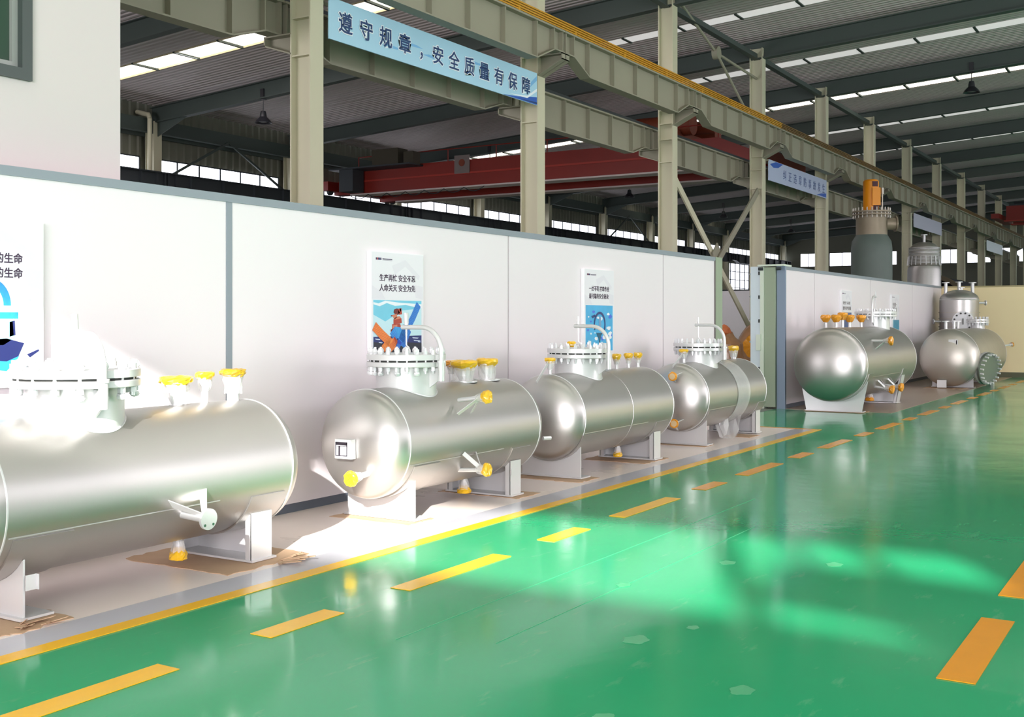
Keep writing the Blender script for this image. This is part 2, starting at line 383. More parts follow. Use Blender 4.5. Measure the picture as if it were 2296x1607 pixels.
# outer wall on the left side of the building with a strip of window panes
COLX = [11.45+5.95*k for k in range(-3, 13)]
wo = struct_thing('wall_outer', (40, 27.2, 0))
def wallcorr(x0, x1, z0, z1, y=27.2, pitch=.3, h=.04):
    xs = []; x = x0
    while x < x1-.01:
        for p, q in ((0, 0), (.3, 0), (.4, h), (.85, h)):
            if x+p*pitch < x1: xs.append((x+p*pitch, q))
        x += pitch
    xs.append((x1, 0)); vs = []; fs = []
    for (xx, q) in xs: vs += [(xx, y+q, z0), (xx, y+q, z1)]
    for i in range(len(xs)-1): fs.append((2*i, 2*i+2, 2*i+3, 2*i+1))
    return MB().add(vs, fs)
wo.part('wall_sheet', wallcorr(FX0, FX1, 6.42, 8.1), OUTW, smooth=False)
wo.part('wall_sheet', wallcorr(FX0, FX1, 5.4, 5.95), OUTW, smooth=False)
lowwin = [(71.6, 72.5), (72.5, 73.4), (73.4, 74.3), (74.3, 75.2), (75.2, 76.1)]
wo.part('wall_sheet', wallcorr(FX0, 71.5, 0, 5.4), OUTW, smooth=False)
wo.part('wall_sheet', wallcorr(76.3, FX1, 0, 5.4), OUTW, smooth=False)
wo.part('wall_sheet', wallcorr(71.5, 76.3, 0, 3.2), OUTW, smooth=False)
wo.part('girt', MB().box(FX0, FX1, 27.05, 27.15, 7.05, 7.2), RAFT, smooth=False)
nwin = 2
for k in range(len(COLX)-1):
    a, b = COLX[k]+.28, COLX[k+1]-.28
    if a < 16: continue
    w = struct_thing('window_%d' % nwin, ((a+b)/2, 27.1, 5.95)); nwin += 1
    n = 6; st = (b-a)/n
    for i in range(n):
        w.part('pane', MB().box(a+i*st+.02, a+(i+1)*st-.02, 27.15, 27.17, 5.95, 6.42), PANE, smooth=False)
    fr = MB()
    for i in range(n+1): fr.box(a+i*st-.02, a+i*st+.02, 27.12, 27.2, 5.95, 6.42)
    fr.box(a, b, 27.12, 27.2, 6.42, 6.46)
    w.part('window_frame', fr, DARK, smooth=False)
    wo.part('wall_pier', MB().box(b-.02, b+.6, 27.18, 27.24, 5.9, 6.45), OUTW, smooth=False)
w = struct_thing('window_%d' % nwin, (74, 27.1, 3.2)); nwin += 1
fr = MB()
for i, (a, b) in enumerate(lowwin):
    for j in range(4):
        z = 3.2+j*.55; w.part('pane', MB().box(a+.03, b-.03, 27.15, 27.17, z+.02, z+.53), PANE, smooth=False)
    fr.box(b-.03, b+.03, 27.1, 27.2, 3.2, 5.4)
for j in range(5): fr.box(71.6, 76.1, 27.1, 27.2, 3.2+j*.55-.02, 3.2+j*.55+.02)
w.part('window_frame', fr, DARK, smooth=False)

# end wall at the far end with windows
we = struct_thing('wall_end', (84, 6, 0))
EW = [(24.7, 25.9), (21.9, 23.7), (18.9, 20.7), (16.9, 18.1), (14.5, 15.9), (12.6, 14.1), (11.3, 12.2), (9.4, 10.9), (6.5, 8.3), (3.5, 5.3), (.5, 2.3)]
we.part('wall_sheet', MB().box(84, 84.15, FY0, FY1, 0, 5.58), OUTW, smooth=False)
we.part('wall_sheet', MB().box(84, 84.15, FY0, FY1, 6.52, 11.2), OUTW, smooth=False)
prev = FY1
for a, b in EW:
    we.part('wall_pier', MB().box(84, 84.15, b, prev, 5.58, 6.52), OUTW, smooth=False); prev = a
    w = struct_thing('window_%d' % nwin, (84, (a+b)/2, 5.58)); nwin += 1
    w.part('pane', MB().box(84.05, 84.07, a, b, 5.58, 6.52), PANE, smooth=False)
    fm = MB().box(84.0, 84.06, (a+b)/2-.02, (a+b)/2+.02, 5.58, 6.52)
    w.part('window_frame', fm, DARK, smooth=False)
we.part('wall_pier', MB().box(84, 84.15, FY0, prev, 5.58, 6.52), OUTW, smooth=False)
# side wall at the right with window band, and the wall behind the viewer with gate and high window band
ws = struct_thing('wall_right', (37, -14, 0))
ws.part('wall_sheet', MB().box(FX0, FX1, -14.15, -14, 0, 5.0), mat('hall_side_wall', (150, 140, 132), rough=.6), smooth=False)
ws.part('wall_sheet', MB().box(FX0, FX1, -14.15, -14, 7.6, 11.0), OUTW, smooth=False)
wb = struct_thing('wall_back', (-9, 3, 0))
# gate Y -8..-.4, Z 0..4.3; window band Y -7.15..1.1, Z 6.9..8.0
mb = MB().box(-9.2, -9, -14, -9.3, 0, 6.9).box(-9.2, -9, 1.3, 13.4, 0, 6.9).box(-9.2, -9, -9.3, 1.3, 5.35, 6.9).box(-9.2, -9, 23.6, 27.2, 0, 6.9).box(-9.2, -9, 13.4, 23.6, 5.2, 6.9)
mb.box(-9.2, -9, -14, -7.15, 6.9, 8.0).box(-9.2, -9, 1.1, 27.2, 6.9, 8.0).box(-9.2, -9, -14, 27.2, 8.0, 11)
wb.part('wall_sheet', mb, OUTW, smooth=False)
wb.part('window_mullion', MB().box(-9.15, -9.0, -5.46, -5.36, 6.9, 8.0), DARK, smooth=False)
wb.part('sun_blocker', MB().prism([(-9.12, -5.42, 7.12), (-9.12, -5.75, 7.58), (-9.12, -6.5, 7.62), (-9.12, -7.15, 7.6), (-9.12, -7.15, 6.9), (-9.12, -6.35, 6.9), (-9.12, -6.1, 7.05)], (.05, 0, 0)), DARK, smooth=False)  # added blocker, outlined to cast the dark wedge in the sun patch
for yy, w_ in ((-5.95, .05), (-6.45, .08)): wb.part('window_mullion', MB().box(-9.15, -9.02, yy-w_/2, yy+w_/2, 7.5, 8.0), DARK, smooth=False)

# ================================================================== STEEL FRAME
random.seed(11)
CY = 10.2
def column(i, x):
    seen = i-3
    lab = ('cream steel column above the white partition, %s from the left in the crane row' % ORD[seen]) if seen >= 0 else 'cream steel column hidden behind the office wall'
    t = T('steel_column', lab, 'column', (x, CY, 0), 'steel columns of the crane row')
    ztop = rz(CY)-.35; a, b = .13, .165
    t.part('flange', MB().box(x-a, x+a, CY-b-.012, CY-b+.012, 0, ztop), COL, smooth=False)
    t.part('flange', MB().box(x-a, x+a, CY+b-.012, CY+b+.012, 0, ztop), COL, smooth=False)
    t.part('web', MB().box(x-.035, x+.035, CY-b, CY+b, 0, ztop), COL, smooth=False)
    for z in (5.05, 5.9, 6.2, 5.55): t.part('stiffener', MB().box(x-a+.008, x+a-.008, CY-b+.012, CY+b-.012, z, z+.02), COL, smooth=False)
    # bracket on the far side carries the lower beam, bracket on the hall side the upper one
    for sgn, reach, z1, dz, tp in ((1, .65, 5.375, .29, .13), (-1, .67, 6.215, .36, .12)):
        y0 = CY+sgn*b; y1 = CY+sgn*reach
        t.part('bracket', MB().prism([(x-.012, y0, z1), (x-.012, y1, z1), (x-.012, y1, z1-tp), (x-.012, y0, z1-dz)], (.024, 0, 0)).box(x-a, x+a, min(y0, y1), max(y0, y1), z1-.02, z1)
               .prism([(x-a, y1, z1-tp), (x-a, y0, z1-dz), (x-a, y0, z1-dz+.02), (x-a, y1, z1-tp+.02)], (2*a, 0, 0)).box(x-a, x+a, min(y1, y1-sgn*.02), max(y1, y1-sgn*.02), z1-tp, z1), BEAM, smooth=False)
    return t
cols = [column(i, x) for i, x in enumerate(COLX) if i >= 2]

def crane_beam(x0, x1, y, z0, z1, notch, name, lab, group, stiff=4, BEAM=BEAM):
    t = T(name, lab, 'beam', (x0, y, z0), group); n = notch
    L = x1-x0
    def prof(inset=0):
        return [(x0+.02, z1), (x1-.02, z1), (x1-.02, z0+n), (x1-.35, z0+n), (x1-.62, z0+n*.55), (x1-.95, z0), (x0+.95, z0), (x0+.62, z0+n*.55), (x0+.35, z0+n), (x0+.02, z0+n)]
    p = prof(); t.part('web', MB().prism([(a, y-.01, b) for a, b in p], (0, .02, 0)), BEAM, smooth=False)
    t.part('top_flange', MB().box(x0+.01, x1-.01, y-.12, y+.12, z1-.02, z1+.012), BEAM, smooth=False)
    bf = MB(); q = p[2:]
    for (a, b), (c, d) in zip(q[:-1], q[1:]): bf.bar((a, y, b), (c, y, d), .22, .022)
    t.part('bottom_flange', bf, BEAM, smooth=False)
    xs = [x0+.06, x0+.36, x0+.95]+[x0+.95+(L-1.9)*(i+1)/(stiff) for i in range(stiff-1)]+[x1-.95, x1-.36, x1-.06]
    for xx in xs:
        zb = z0+n if (xx < x0+.5 or xx > x1-.5) else z0
        for sg in (-1, 1): t.part('stiffener', MB().box(xx-.012, xx+.012, y+(.01 if sg > 0 else -.1), y+(.1 if sg > 0 else -.01), zb, z1-.02), BEAM, smooth=False)
    return t
for k in range(2, len(COLX)-1):
    x0, x1 = COLX[k], COLX[k+1]; s = k-2
    crane_beam(x0, x1, 9.65, 5.97, 6.6, .26, 'crane_beam', 'upper grey crane runway beam with yellow rails, %s span from the left' % ORD[s], 'upper crane beams')
    crane_beam(x0, x1, 10.7, 5.2, 5.85, .19, 'crane_beam', 'lower grey crane runway beam behind the columns, %s span from the left' % ORD[s], 'lower crane beams')
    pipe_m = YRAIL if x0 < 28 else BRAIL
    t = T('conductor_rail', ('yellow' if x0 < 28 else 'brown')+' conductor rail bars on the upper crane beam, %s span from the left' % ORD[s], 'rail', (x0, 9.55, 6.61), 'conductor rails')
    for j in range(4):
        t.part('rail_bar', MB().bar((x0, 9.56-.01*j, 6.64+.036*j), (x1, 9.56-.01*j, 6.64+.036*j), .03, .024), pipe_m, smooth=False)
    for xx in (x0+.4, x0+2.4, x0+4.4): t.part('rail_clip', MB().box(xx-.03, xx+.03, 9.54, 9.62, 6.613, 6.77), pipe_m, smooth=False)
    t = T('crane_track', 'dark steel crane track on the lower beam, %s span from the left' % ORD[s], 'rail', (x0, 10.7, 5.86), 'crane tracks on the lower beams')
    t.part('track_bar', MB().box(x0+.01, x1-.01, 10.66, 10.74, 5.863, 5.95), DARK, smooth=False)
# rafters across the whole hall
LAMPY = (22.5, 14.4, 5.8)
for k in range(2, len(COLX)):
    x = COLX[k]; s = k-2
    t = T('roof_rafter', 'dark green steel roof rafter crossing the hall, %s from the left' % ORD[s], 'rafter', (x, 6, rz(6)-.6), 'roof rafters')
    def slab(w, d0, d1): return MB().prism([(x-w, FY0, rz(FY0)-d0), (x+w, FY0, rz(FY0)-d0), (x+w, FY0, rz(FY0)-d1), (x-w, FY0, rz(FY0)-d1)], (0, FY1-.3-FY0, -RS*(FY1-.3-FY0)))
    t.part('web', slab(.012, .17, .63), RAFT, smooth=False)
    t.part('bottom_flange', slab(.11, .61, .64), RAFT, smooth=False)
    t.part('top_flange', slab(.11, .165, .19), RAFT, smooth=False)
    # outer column
    t = T('steel_column', 'pale steel column of the outer window wall, %s from the left' % ORD[s], 'column', (x, 26.85, 0), 'outer wall columns')
    t.part('flange', MB().box(x-.15, x+.15, 26.66, 26.69, 0, rz(26.7)-.6), COL, smooth=False)
    t.part('flange', MB().box(x-.15, x+.15, 27.0, 27.03, 0, rz(27)-.6), COL, smooth=False)
    t.part('web', MB().box(x-.02, x+.02, 26.69, 27.0, 0, rz(27)-.6), COL, smooth=False)
    t.part('knee_plate', MB().prism([(x-.015, 26.66, rz(26.66)-.64), (x-.015, 25.4, rz(25.4)-.64), (x-.015, 26.66, rz(26.66)-1.05)], (.03, 0, 0)), RAFT, smooth=False)
    if k+1 < len(COLX):
        x1 = COLX[k+1]
        crane_beam(x, x1, 26.35, 5.35, 5.92, 0.15, 'crane_beam', 'dark runway beam along the outer window wall, %s span from the left' % ORD[s], 'outer crane beams', stiff=3, BEAM=DARK)
        t = T('eaves_beam', 'dark steel eaves beam over the outer windows, %s span from the left' % ORD[s], 'beam', (x, 26.8, 7.4), 'eaves beams')
        t.part('web', MB().box(x+.02, x1-.02, 26.78, 26.8, 7.15, 7.55), RAFT, smooth=False); t.part('flange', MB().box(x+.02, x1-.02, 26.7, 26.9, 7.13, 7.16), RAFT, smooth=False)
        t = T('tie_beam', 'dark green tie beam under the roof above the crane row, %s span from the left' % ORD[s], 'beam', (x, CY, rz(CY)-.6), 'roof tie beams')
        t.part('web', MB().box(x+.02, x1-.02, CY-.01, CY+.01, rz(CY)-.64, rz(CY)-.48), RAFT, smooth=False); t.part('flange', MB().box(x+.02, x1-.02, CY-.08, CY+.08, rz(CY)-.655, rz(CY)-.64), RAFT, smooth=False)
# lamps
def lamp(x, y, z, ztop, lab):
    t = T('pendant_lamp', lab, 'lamp', (x, y, z), 'bell shaped factory lamps')
    t.part('shade', MB().lathe([(.03, .34), (.07, .33), (.09, .25), (.10, .17), (.20, .07), (.24, 0), (.225, 0), (.18, .07), (.08, .16)], (x, y, z), (0, 0, 1), 20), LAMPM)
    t.part('lamp_bowl', MB().lathe([(0, .03), (.12, .035), (.16, .05)], (x, y, z), (0, 0, 1), 16), LAMPI)
    t.part('cord', MB().cyl((x, y, z+.33), (x, y, ztop), .014, 6), LAMPM)
    t.part('mount_box', MB().box(x-.06, x+.06, y-.06, y+.06, ztop-.02, ztop+.28), LAMPM, smooth=False)
LP = [(2, 22.4, 7.05, 'bell lamp nearest the office wall, hanging beside the thick cream column'), (4, 22.5, 7.1, 'bell lamp hanging just above the red crane girder'),
      (4, 5.8, 8.2, 'bell lamp at upper right below the bright skylight strip'), (4, 14.4, 7.75, 'bell lamp hanging right of the third column over the crane winch'),
      (6, 22.5, 7.2, 'small bell lamp under the red crane left of the third column'), (8, 22.5, 7.2, 'small far bell lamp between the diagonal braces'), (10, 22.5, 7.2, 'tiny far bell lamp below the second banner')]
for k, y, z, lab in LP: lamp(11.45+5.95*k, y, z, rz(y)-.64, lab)
# X brace between two columns
xc, xd = COLX[5], COLX[6]
t = T('cross_brace', 'crossed cream steel braces between third and fourth columns', 'brace', (26.3, 10.2, 1.1))
t.part('brace_bar', MB().bar((xc+.15, 10.24, 5.0), (xd-.15, 10.24, 1.1), .04, .17), COL, smooth=False)
t.part('brace_bar', MB().bar((xc+.15, 10.14, 1.1), (xd-.15, 10.14, 5.0), .04, .17), BEAM, smooth=False)
t.part('gusset', MB().prism([(26.1, 10.17, 2.9), (26.5, 10.17, 2.9), (26.6, 10.17, 3.2), (26.3, 10.17, 3.45), (26.0, 10.17, 3.2)], (0, .03, 0)), BEAM, smooth=False)
t = T('roof_brace', 'thin green roof brace rods meeting at a round node', 'brace', (26, 10.2, 8.2))
for a, b in (((23.4, 10.2, 9.0), (26.3, 10.2, 8.1)), ((26.3, 10.2, 8.1), (29.2, 10.2, 6.6)), ((26.3, 10.2, 8.1), (29.2, 10.2, 8.0))): t.part('rod', MB().cyl(a, b, .035, 8), BEAM)
t.part('node_plate', MB().cyl((26.3, 10.13, 8.1), (26.3, 10.27, 8.1), .16, 12), BEAM)
for k, lab in ((4+1, 'thin V braces on the outer wall above the left windows'), (10, 'thin V braces on the outer wall seen right of the second column')):
    xa, xb = COLX[k], COLX[k+1]; t = T('wall_brace', lab, 'brace', (xa, 26.9, 5.9))
    t.part('rod', MB().bar((xa+.5, 26.75, 5.9), ((xa+xb)/2, 26.75, 7.25), .05, .07), RAFT, smooth=False)
    t.part('rod', MB().bar((xb-.3, 26.75, 5.9), ((xa+xb)/2, 26.75, 7.25), .05, .07), RAFT, smooth=False)
t = T('drain_pipe', 'cream vertical pipe on the outer wall left of the window strip', 'pipe', (22.95, 26.75, 0))
t.part('pipe', MB().cyl((22.95, 26.55, 0), (22.95, 26.55, 7.5), .07, 12), COL)
t.part('pipe_bend', MB().tube([(22.95, 26.55, 7.5), (22.95, 26.6, 7.62), (22.95, 27.1, 7.75)], .07, 12), COL)

# ================================================================== BANNERS
BY = 9.97
def banner(x0, x1, z0, z1, lab, kind):
    t = T('banner', lab, 'banner', (x0, BY, z0), 'slogan banners on the crane row')
    t.part('sheet', MB().box(x0, x1, BY-.01, BY+.01, z0, z1), {'blue': mat('banner_blue', (170, 212, 234), rough=.5, var=.08, scale=.8), 'pale': mat('banner_pale', (176, 186, 214), rough=.5, var=.08, scale=.8), 'lilac': mat('banner_lilac', (196, 194, 214), rough=.5), 'white': mat('banner_white', (226, 230, 240), rough=.5)}[kind], smooth=False)
    t.part('hanger', MB().box(x0-.02, x0+.0, BY-.01, BY+.24, z1-.05, z1).box(x1, x1+.02, BY-.01, BY+.24, z1-.05, z1).box(x0-.2, x1+.1, BY+.2, BY+.22, z1-.05, z1), BEAM, smooth=False)
    return t
def sweep(t, pts, m, y):
    t.part('printed_wave', MB().prism([(a, y, b) for a, b in pts], (0, .002, 0)), m, smooth=False)
b1 = banner(11.62, 17.14, 5.31, 5.87, 'pale blue banner with dark blue slogan between first and second columns', 'blue')
HALO = mat('halo_white', (236, 244, 250), rough=.5); DBLUE = mat('dark_blue_ink', (24, 60, 110), rough=.5); MBLUE = mat('mid_blue_print', (40, 90, 180), rough=.5); LBLUE = mat('light_blue_print', (120, 180, 225), rough=.5)
sweep(b1, [(16.0, 5.315), (17.13, 5.315), (17.13, 5.45), (16.9, 5.42), (16.5, 5.36)], MBLUE, BY-.0125)
sweep(b1, [(16.2, 5.36), (16.8, 5.42), (17.13, 5.6), (17.13, 5.55), (16.8, 5.38)], HALO, BY-.0145)
sweep(b1, [(16.75, 5.55), (17.13, 5.82), (17.13, 5.74), (16.85, 5.55)], LBLUE, BY-.0125)
sweep(b1, [(16.5, 5.33), (17.13, 5.36), (17.13, 5.33)], DBLUE, BY-.0145)
for cx_, cz_ in ((13.5, 5.6), (14.0, 5.52), (13.0, 5.47), (15.2, 5.66)):
    sweep(b1, [(cx_-.25, cz_), (cx_-.1, cz_+.03), (cx_+.1, cz_+.025), (cx_+.25, cz_), (cx_, cz_-.012)], LBLUE, BY-.012)
for ch, xc_ in zip('遵守规章，安全质量有保障', (11.95, 12.40, 12.84, 13.29, 13.78, 14.13, 14.56, 14.99, 15.43, 15.87, 16.31, 16.75)):
    for m_, off, yy in ((HALO, .018, BY-.017), (DBLUE, .004, BY-.021)):
        text_part(b1, ch, .30, xc_, 5.47, yy, m_, 'lettering_edge' if m_ is HALO else 'lettering', center=True, offset=off, thick=.002)
b2 = banner(29.5, 34.95, 5.31, 5.87, 'hazy blue banner with faint slogan, far behind beside the crossed braces', 'pale')
sweep(b2, [(29.6, 5.75), (30.1, 5.86), (30.7, 5.86), (30.3, 5.72), (29.9, 5.68)], MBLUE, BY-.0125)
sweep(b2, [(33.9, 5.34), (34.9, 5.34), (34.9, 5.46), (34.4, 5.42)], MBLUE, BY-.0125)
for ch, xc_ in zip('纠正违章防事故发生', [30.85+.47*i for i in range(9)]):
    text_part(b2, ch, .30, xc_, 5.47, BY-.0145, mat('faded_blue_ink', (76, 96, 150), rough=.5), center=True, thick=.002)
banner(47.3, 52.95, 5.31, 5.87, 'plain lilac banner hanging far behind the ribbed silver vessel', 'lilac')
banner(65.2, 70.8, 5.31, 5.87, 'small plain white banner at far right over the windows', 'white')

# ================================================================== CRANES
t = T('overhead_crane', 'dark red double girder bridge crane spanning behind the columns', 'crane', (32.3, 18, 5.95))
for gx in (31.3, 33.9):
    g = t.part('girder', MB().box(gx-.22, gx+.22, 12.0, 25.4, 5.98, 6.85).prism([(gx-.22, 25.4, 6.85), (gx-.22, 26.4, 6.35), (gx-.22, 26.4, 5.98), (gx-.22, 25.4, 5.98)], (.44, 0, 0)).prism([(gx-.22, 12.0, 6.85), (gx-.22, 10.95, 6.4), (gx-.22, 10.95, 5.98), (gx-.22, 12.0, 5.98)], (.44, 0, 0)), RED, smooth=False)
    t.part('girder_flange', MB().box(gx-.3, gx+.3, 11.3, 25.6, 5.93, 5.98), REDL, parent=g, smooth=False, label='pale bottom flange')
    t.part('girder_rib', MB().box(gx-.25, gx-.22, 12.0, 25.4, 6.38, 6.44), mat('faded_red', (170, 50, 36), rough=.5), parent=g, smooth=False)
for gy in (10.7, 26.35): t.part('end_carriage', MB().box(30.5, 34.7, gy-.16, gy+.16, 6.1, 6.42), RED, smooth=False)
for gy in (10.7, 26.35):
    for wx in (30.8, 34.4): t.part('wheel', MB().cyl((wx, gy-.05, 6.09), (wx, gy+.05, 6.09), .13, 14), DARK)
tr = t.part('trolley', MB().box(30.9, 34.2, 13.2, 14.6, 6.9, 7.15).box(31.3, 32.4, 13.3, 14.4, 7.15, 7.5), RUST, smooth=False)
t.part('winch_drum', MB().cyl((31.4, 12.9, 7.35), (31.4, 14.7, 7.35), .32, 16), RUST, parent=tr)
t.part('winch_drum', MB().cyl((33.4, 12.9, 7.3), (33.4, 14.7, 7.3), .28, 16), RUST, parent=tr)
t.part('motor', MB().cyl((32.4, 12.6, 7.4), (32.4, 13.3, 7.4), .2, 12).box(32.2, 32.6, 14.5, 15.0, 7.15, 7.6), RUST, parent=tr)
pl = t.part('platform', MB().box(30.3, 31.1, 22.5, 26.0, 6.75, 6.8).box(30.4, 31.0, 25.0, 25.6, 6.0, 6.75), DARK, smooth=False)
t.part('control_box', MB().box(30.45, 31.0, 23.1, 24.2, 6.8, 7.35).box(30.5, 30.9, 22.5, 22.9, 6.8, 7.2), mat('dark_olive_box', (60, 54, 38), rough=.6), parent=pl, smooth=False)
hr = MB()
for i in range(8):
    yy = 12+i*1.9; hr.cyl((31.1, yy, 6.85), (31.1, yy, 7.25), .02, 6)
hr.tube([(31.1, 12, 7.25), (31.1, 25.3, 7.25)], .018, 6)
t.part('handrail', hr, RED)
t.part('sign_plate', MB().box(31.03, 31.05, 20.6, 21.2, 6.4, 7.0), mat('sign_grey', (120, 108, 104), rough=.5, var=.1), smooth=False)
t.part('sign_disc', MB().cyl((31.02, 20.9, 6.75), (31.03, 20.9, 6.75), .12, 16), RUST)
fest = MB()
for i in range(7):
    y0 = 20.0+i*.8; pts = [(31.0, y0+.8*q/8, 5.93-.14*math.sin(PI*q/8)) for q in range(9)]; fest.tube(pts, .014, 6)
t.part('festoon_cable', fest, DARK)
t = T('overhead_crane', 'red crane girder at far right edge below the roof', 'crane', (65, 0, 6.7), None)
for gx in (64, 66.5):
    g = t.part('girder', MB().box(gx-.25, gx+.25, -12, 8.8, 6.75, 7.5), RED, smooth=False)
    t.part('girder_flange', MB().box(gx-.3, gx+.3, -12, 8.9, 6.7, 6.75), mat('faded_red', (170, 50, 36)), parent=g, smooth=False)
t.part('end_carriage', MB().box(62.8, 67.6, 9.0, 9.4, 6.8, 7.05), RED, smooth=False)
t.part('hoist', MB().cyl((65.2, 7.6, 7.6), (65.2, 8.6, 7.6), .25, 12).box(64, 66.5, 7.5, 8.7, 7.5, 7.6), DARK)

# ================================================================== POSTERS
def poster(x0, lab):
    x1 = x0+.78; t = T('safety_poster', lab, 'poster', (x0, 6.255, 1.14), 'safety posters on the white partition')
    t.part('board', MB().box(x0, x1, 6.225, 6.268, 1.14, 2.16), BOARDW, smooth=False)
    t.part('print_sheet', MB().box(x0+.006, x1-.006, 6.2235, 6.225, 1.146, 2.154), WHITE, smooth=False)
    g = mat('print_watermark', (230, 227, 235), rough=.4)
    for pts in ([(.3, .12), (.5, .06), (.72, .2), (.7, .24), (.5, .12), (.34, .2)], [(0.01, .3), (.15, .36), (.2, .42), (.01, .42)], [(.62, .28), (.77, .3), (.77, .42), (.66, .4)]):
        t.part('watermark', MB().prism([(x0+a, 6.2232, 2.16-b) for a, b in pts], (0, .0003, 0)), g, smooth=False)
    return t
def logo(t, x0, cols_):
    xx = x0+.065
    for i, c in enumerate(cols_): t.part('logo_block', MB().box(xx+i*.0165, xx+i*.0165+.0125, 6.2215, 6.2233, 2.085, 2.105), c, smooth=False)
    t.part('logo_line', MB().box(xx+.095, xx+.235, 6.2215, 6.2233, 2.092, 2.1), mat('logo_ink', (60, 40, 80)), smooth=False)
    t.part('logo_line', MB().box(xx+.095, xx+.235, 6.2215, 6.2233, 2.084, 2.087), mat('logo_grey', (140, 135, 150)), smooth=False)
def pic(t, x0, pts, m, layer, name='printed_shape'):
    y = 6.2225-.0006*layer
    return t.part(name, MB().prism([(x0+a, y, 2.16-b) for a, b in pts], (0, .0005, 0)), m, smooth=False)
LG = [mat('logo_dark', (50, 40, 80)), mat('logo_red', (170, 40, 60)), mat('logo_dark', (50, 40, 80)), mat('logo_blue', (40, 50, 120)), mat('logo_dark', (50, 40, 80))]
SKYB = mat('pic_sky', (120, 206, 232), rough=.4, var=.15, scale=5); SKYP = mat('pic_sky_pale', (196, 230, 240), rough=.4); CLOUD = mat('pic_cloud', (236, 242, 248), rough=.4)
SEA = mat('pic_sea', (18, 38, 110), rough=.4, var=.2, scale=30); SEAD = mat('pic_deck', (22, 26, 50), rough=.4); FOAM = mat('pic_foam', (200, 214, 236), rough=.4)
ROPEB = mat('rope_blue', (64, 165, 230), rough=.4, var=.2, scale=50); ROPEBD = mat('rope_blue_dark', (20, 70, 190), rough=.4); ROPEO = mat('rope_orange', (244, 150, 70), rough=.4, var=.15, scale=50); ROPEOD = mat('rope_orange_dark', (205, 70, 40), rough=.4)
BRICK = mat('pic_red', (176, 60, 40), rough=.4); BRICKL = mat('pic_red_light', (214, 130, 100), rough=.4); BRICKD = mat('pic_red_dark', (110, 24, 24), rough=.4)
def P2(x, y): return ((x-70)/775*.78, (y-(27+.075*(x-70)))/1667)
def rope(t, x0, path, w, m, md, layer, n=14):
    """a printed rope: body with darker twist strands"""
    path = [P2(*p) for p in path]; L = []; R = []
    for i, p in enumerate(path):
        a = path[max(0, i-1)]; b = path[min(len(path)-1, i+1)]; d = (b[0]-a[0], b[1]-a[1]); l = math.hypot(*d); nx, ny = -d[1]/l, d[0]/l
        L.append((p[0]+nx*w/2, p[1]+ny*w/2)); R.append((p[0]-nx*w/2, p[1]-ny*w/2))
    for i in range(len(path)-1): pic(t, x0, [L[i], L[i+1], R[i+1], R[i]], m, layer, 'printed_rope')
    for i in range(len(path)-1):
        for q in range(n):
            u = (q+.2)/n; v = (q+.62)/n; lp = lambda a, b, s: (a[0]+(b[0]-a[0])*s, a[1]+(b[1]-a[1])*s)
            a, b = lp(L[i], L[i+1], u), lp(R[i], R[i+1], min(1, v)); e = .0038
            pic(t, x0, [(a[0], a[1]-e), (b[0], b[1]-e), (b[0], b[1]+e), (a[0], a[1]+e)], md, layer+1, 'printed_strand')
# second poster (rope knot)
x0 = 7.82
p2 = poster(x0, 'safety poster with orange and blue ropes knotted, above the second tank')
logo(p2, x0, LG)
text_part(p2, '生产再忙 安全不忘', .066, x0+.115, 1.905, 6.2225, INK, sx=.98, offset=.001)
text_part(p2, '人命关天 安全为先', .066, x0+.115, 1.815, 6.2225, INK, sx=.98, offset=.001)
pic(p2, x0, [(.03, .43), (.745, .43), (.745, .98), (.03, .98)], SKYB, 0, 'printed_picture')
pic(p2, x0, [(.03, .56), (.2, .62), (.45, .52), (.745, .5), (.745, .76), (.03, .76)], SKYP, 1)
pic(p2, x0, [(.03, .47), (.12, .485), (.22, .455), (.34, .48), (.5, .47), (.745, .5), (.745, .46), (.4, .45), (.2, .435), (.1, .46), (.03, .45)], CLOUD, 2)
pic(p2, x0, [(.03, .755), (.745, .75), (.745, .98), (.03, .98)], SEA, 2)
pic(p2, x0, [(.03, .80), (.3, .83), (.5, .81), (.745, .82), (.745, .98), (.03, .98)], SEAD, 3)
for (a, b, c) in ((.05, .77, .08), (.16, .785, .07), (.6, .765, .1), (.62, .79, .11), (.1, .8, .06), (.68, .8, .05)): pic(p2, x0, [(a, b), (a+c, b+.006), (a+c*.8, b+.014), (a+.01, b+.01)], FOAM, 4)
for pts, m_ in (([(345, 1200), (470, 1170), (530, 1185), (520, 1230), (345, 1235)], BRICKD), ([(365, 1125), (480, 1120), (500, 1190), (365, 1195)], BRICK), ([(372, 1140), (440, 1135), (440, 1180), (372, 1185)], BRICKL),
                ([(385, 1050), (500, 1040), (508, 1115), (385, 1125)], BRICK), ([(360, 990), (430, 970), (440, 1020), (400, 1055)], BRICKL), ([(400, 1030), (470, 1010), (500, 1045), (400, 1060)], BRICKL), ([(395, 905), (440, 890), (480, 960), (430, 1000), (385, 950)], BRICKD),
                ([(450, 900), (500, 890), (512, 985), (460, 990)], BRICK), ([(475, 900), (492, 895), (498, 930), (480, 950)], CLOUD), ([(345, 990), (372, 985), (372, 1005), (348, 1008)], BRICKD)):
    pic(p2, x0, [P2(*p) for p in pts], m_, 4 if m_ is not BRICKL else 5)
rope(p2, x0, [(764, 850), (680, 1040), (590, 1210)], .075, ROPEB, ROPEBD, 5, 12)
rope(p2, x0, [(590, 1200), (540, 1330), (500, 1460)], .13, ROPEB, ROPEBD, 6, 8)
rope(p2, x0, [(370, 1330), (420, 1250), (500, 1270), (560, 1350)], .11, ROPEB, ROPEBD, 7, 6)
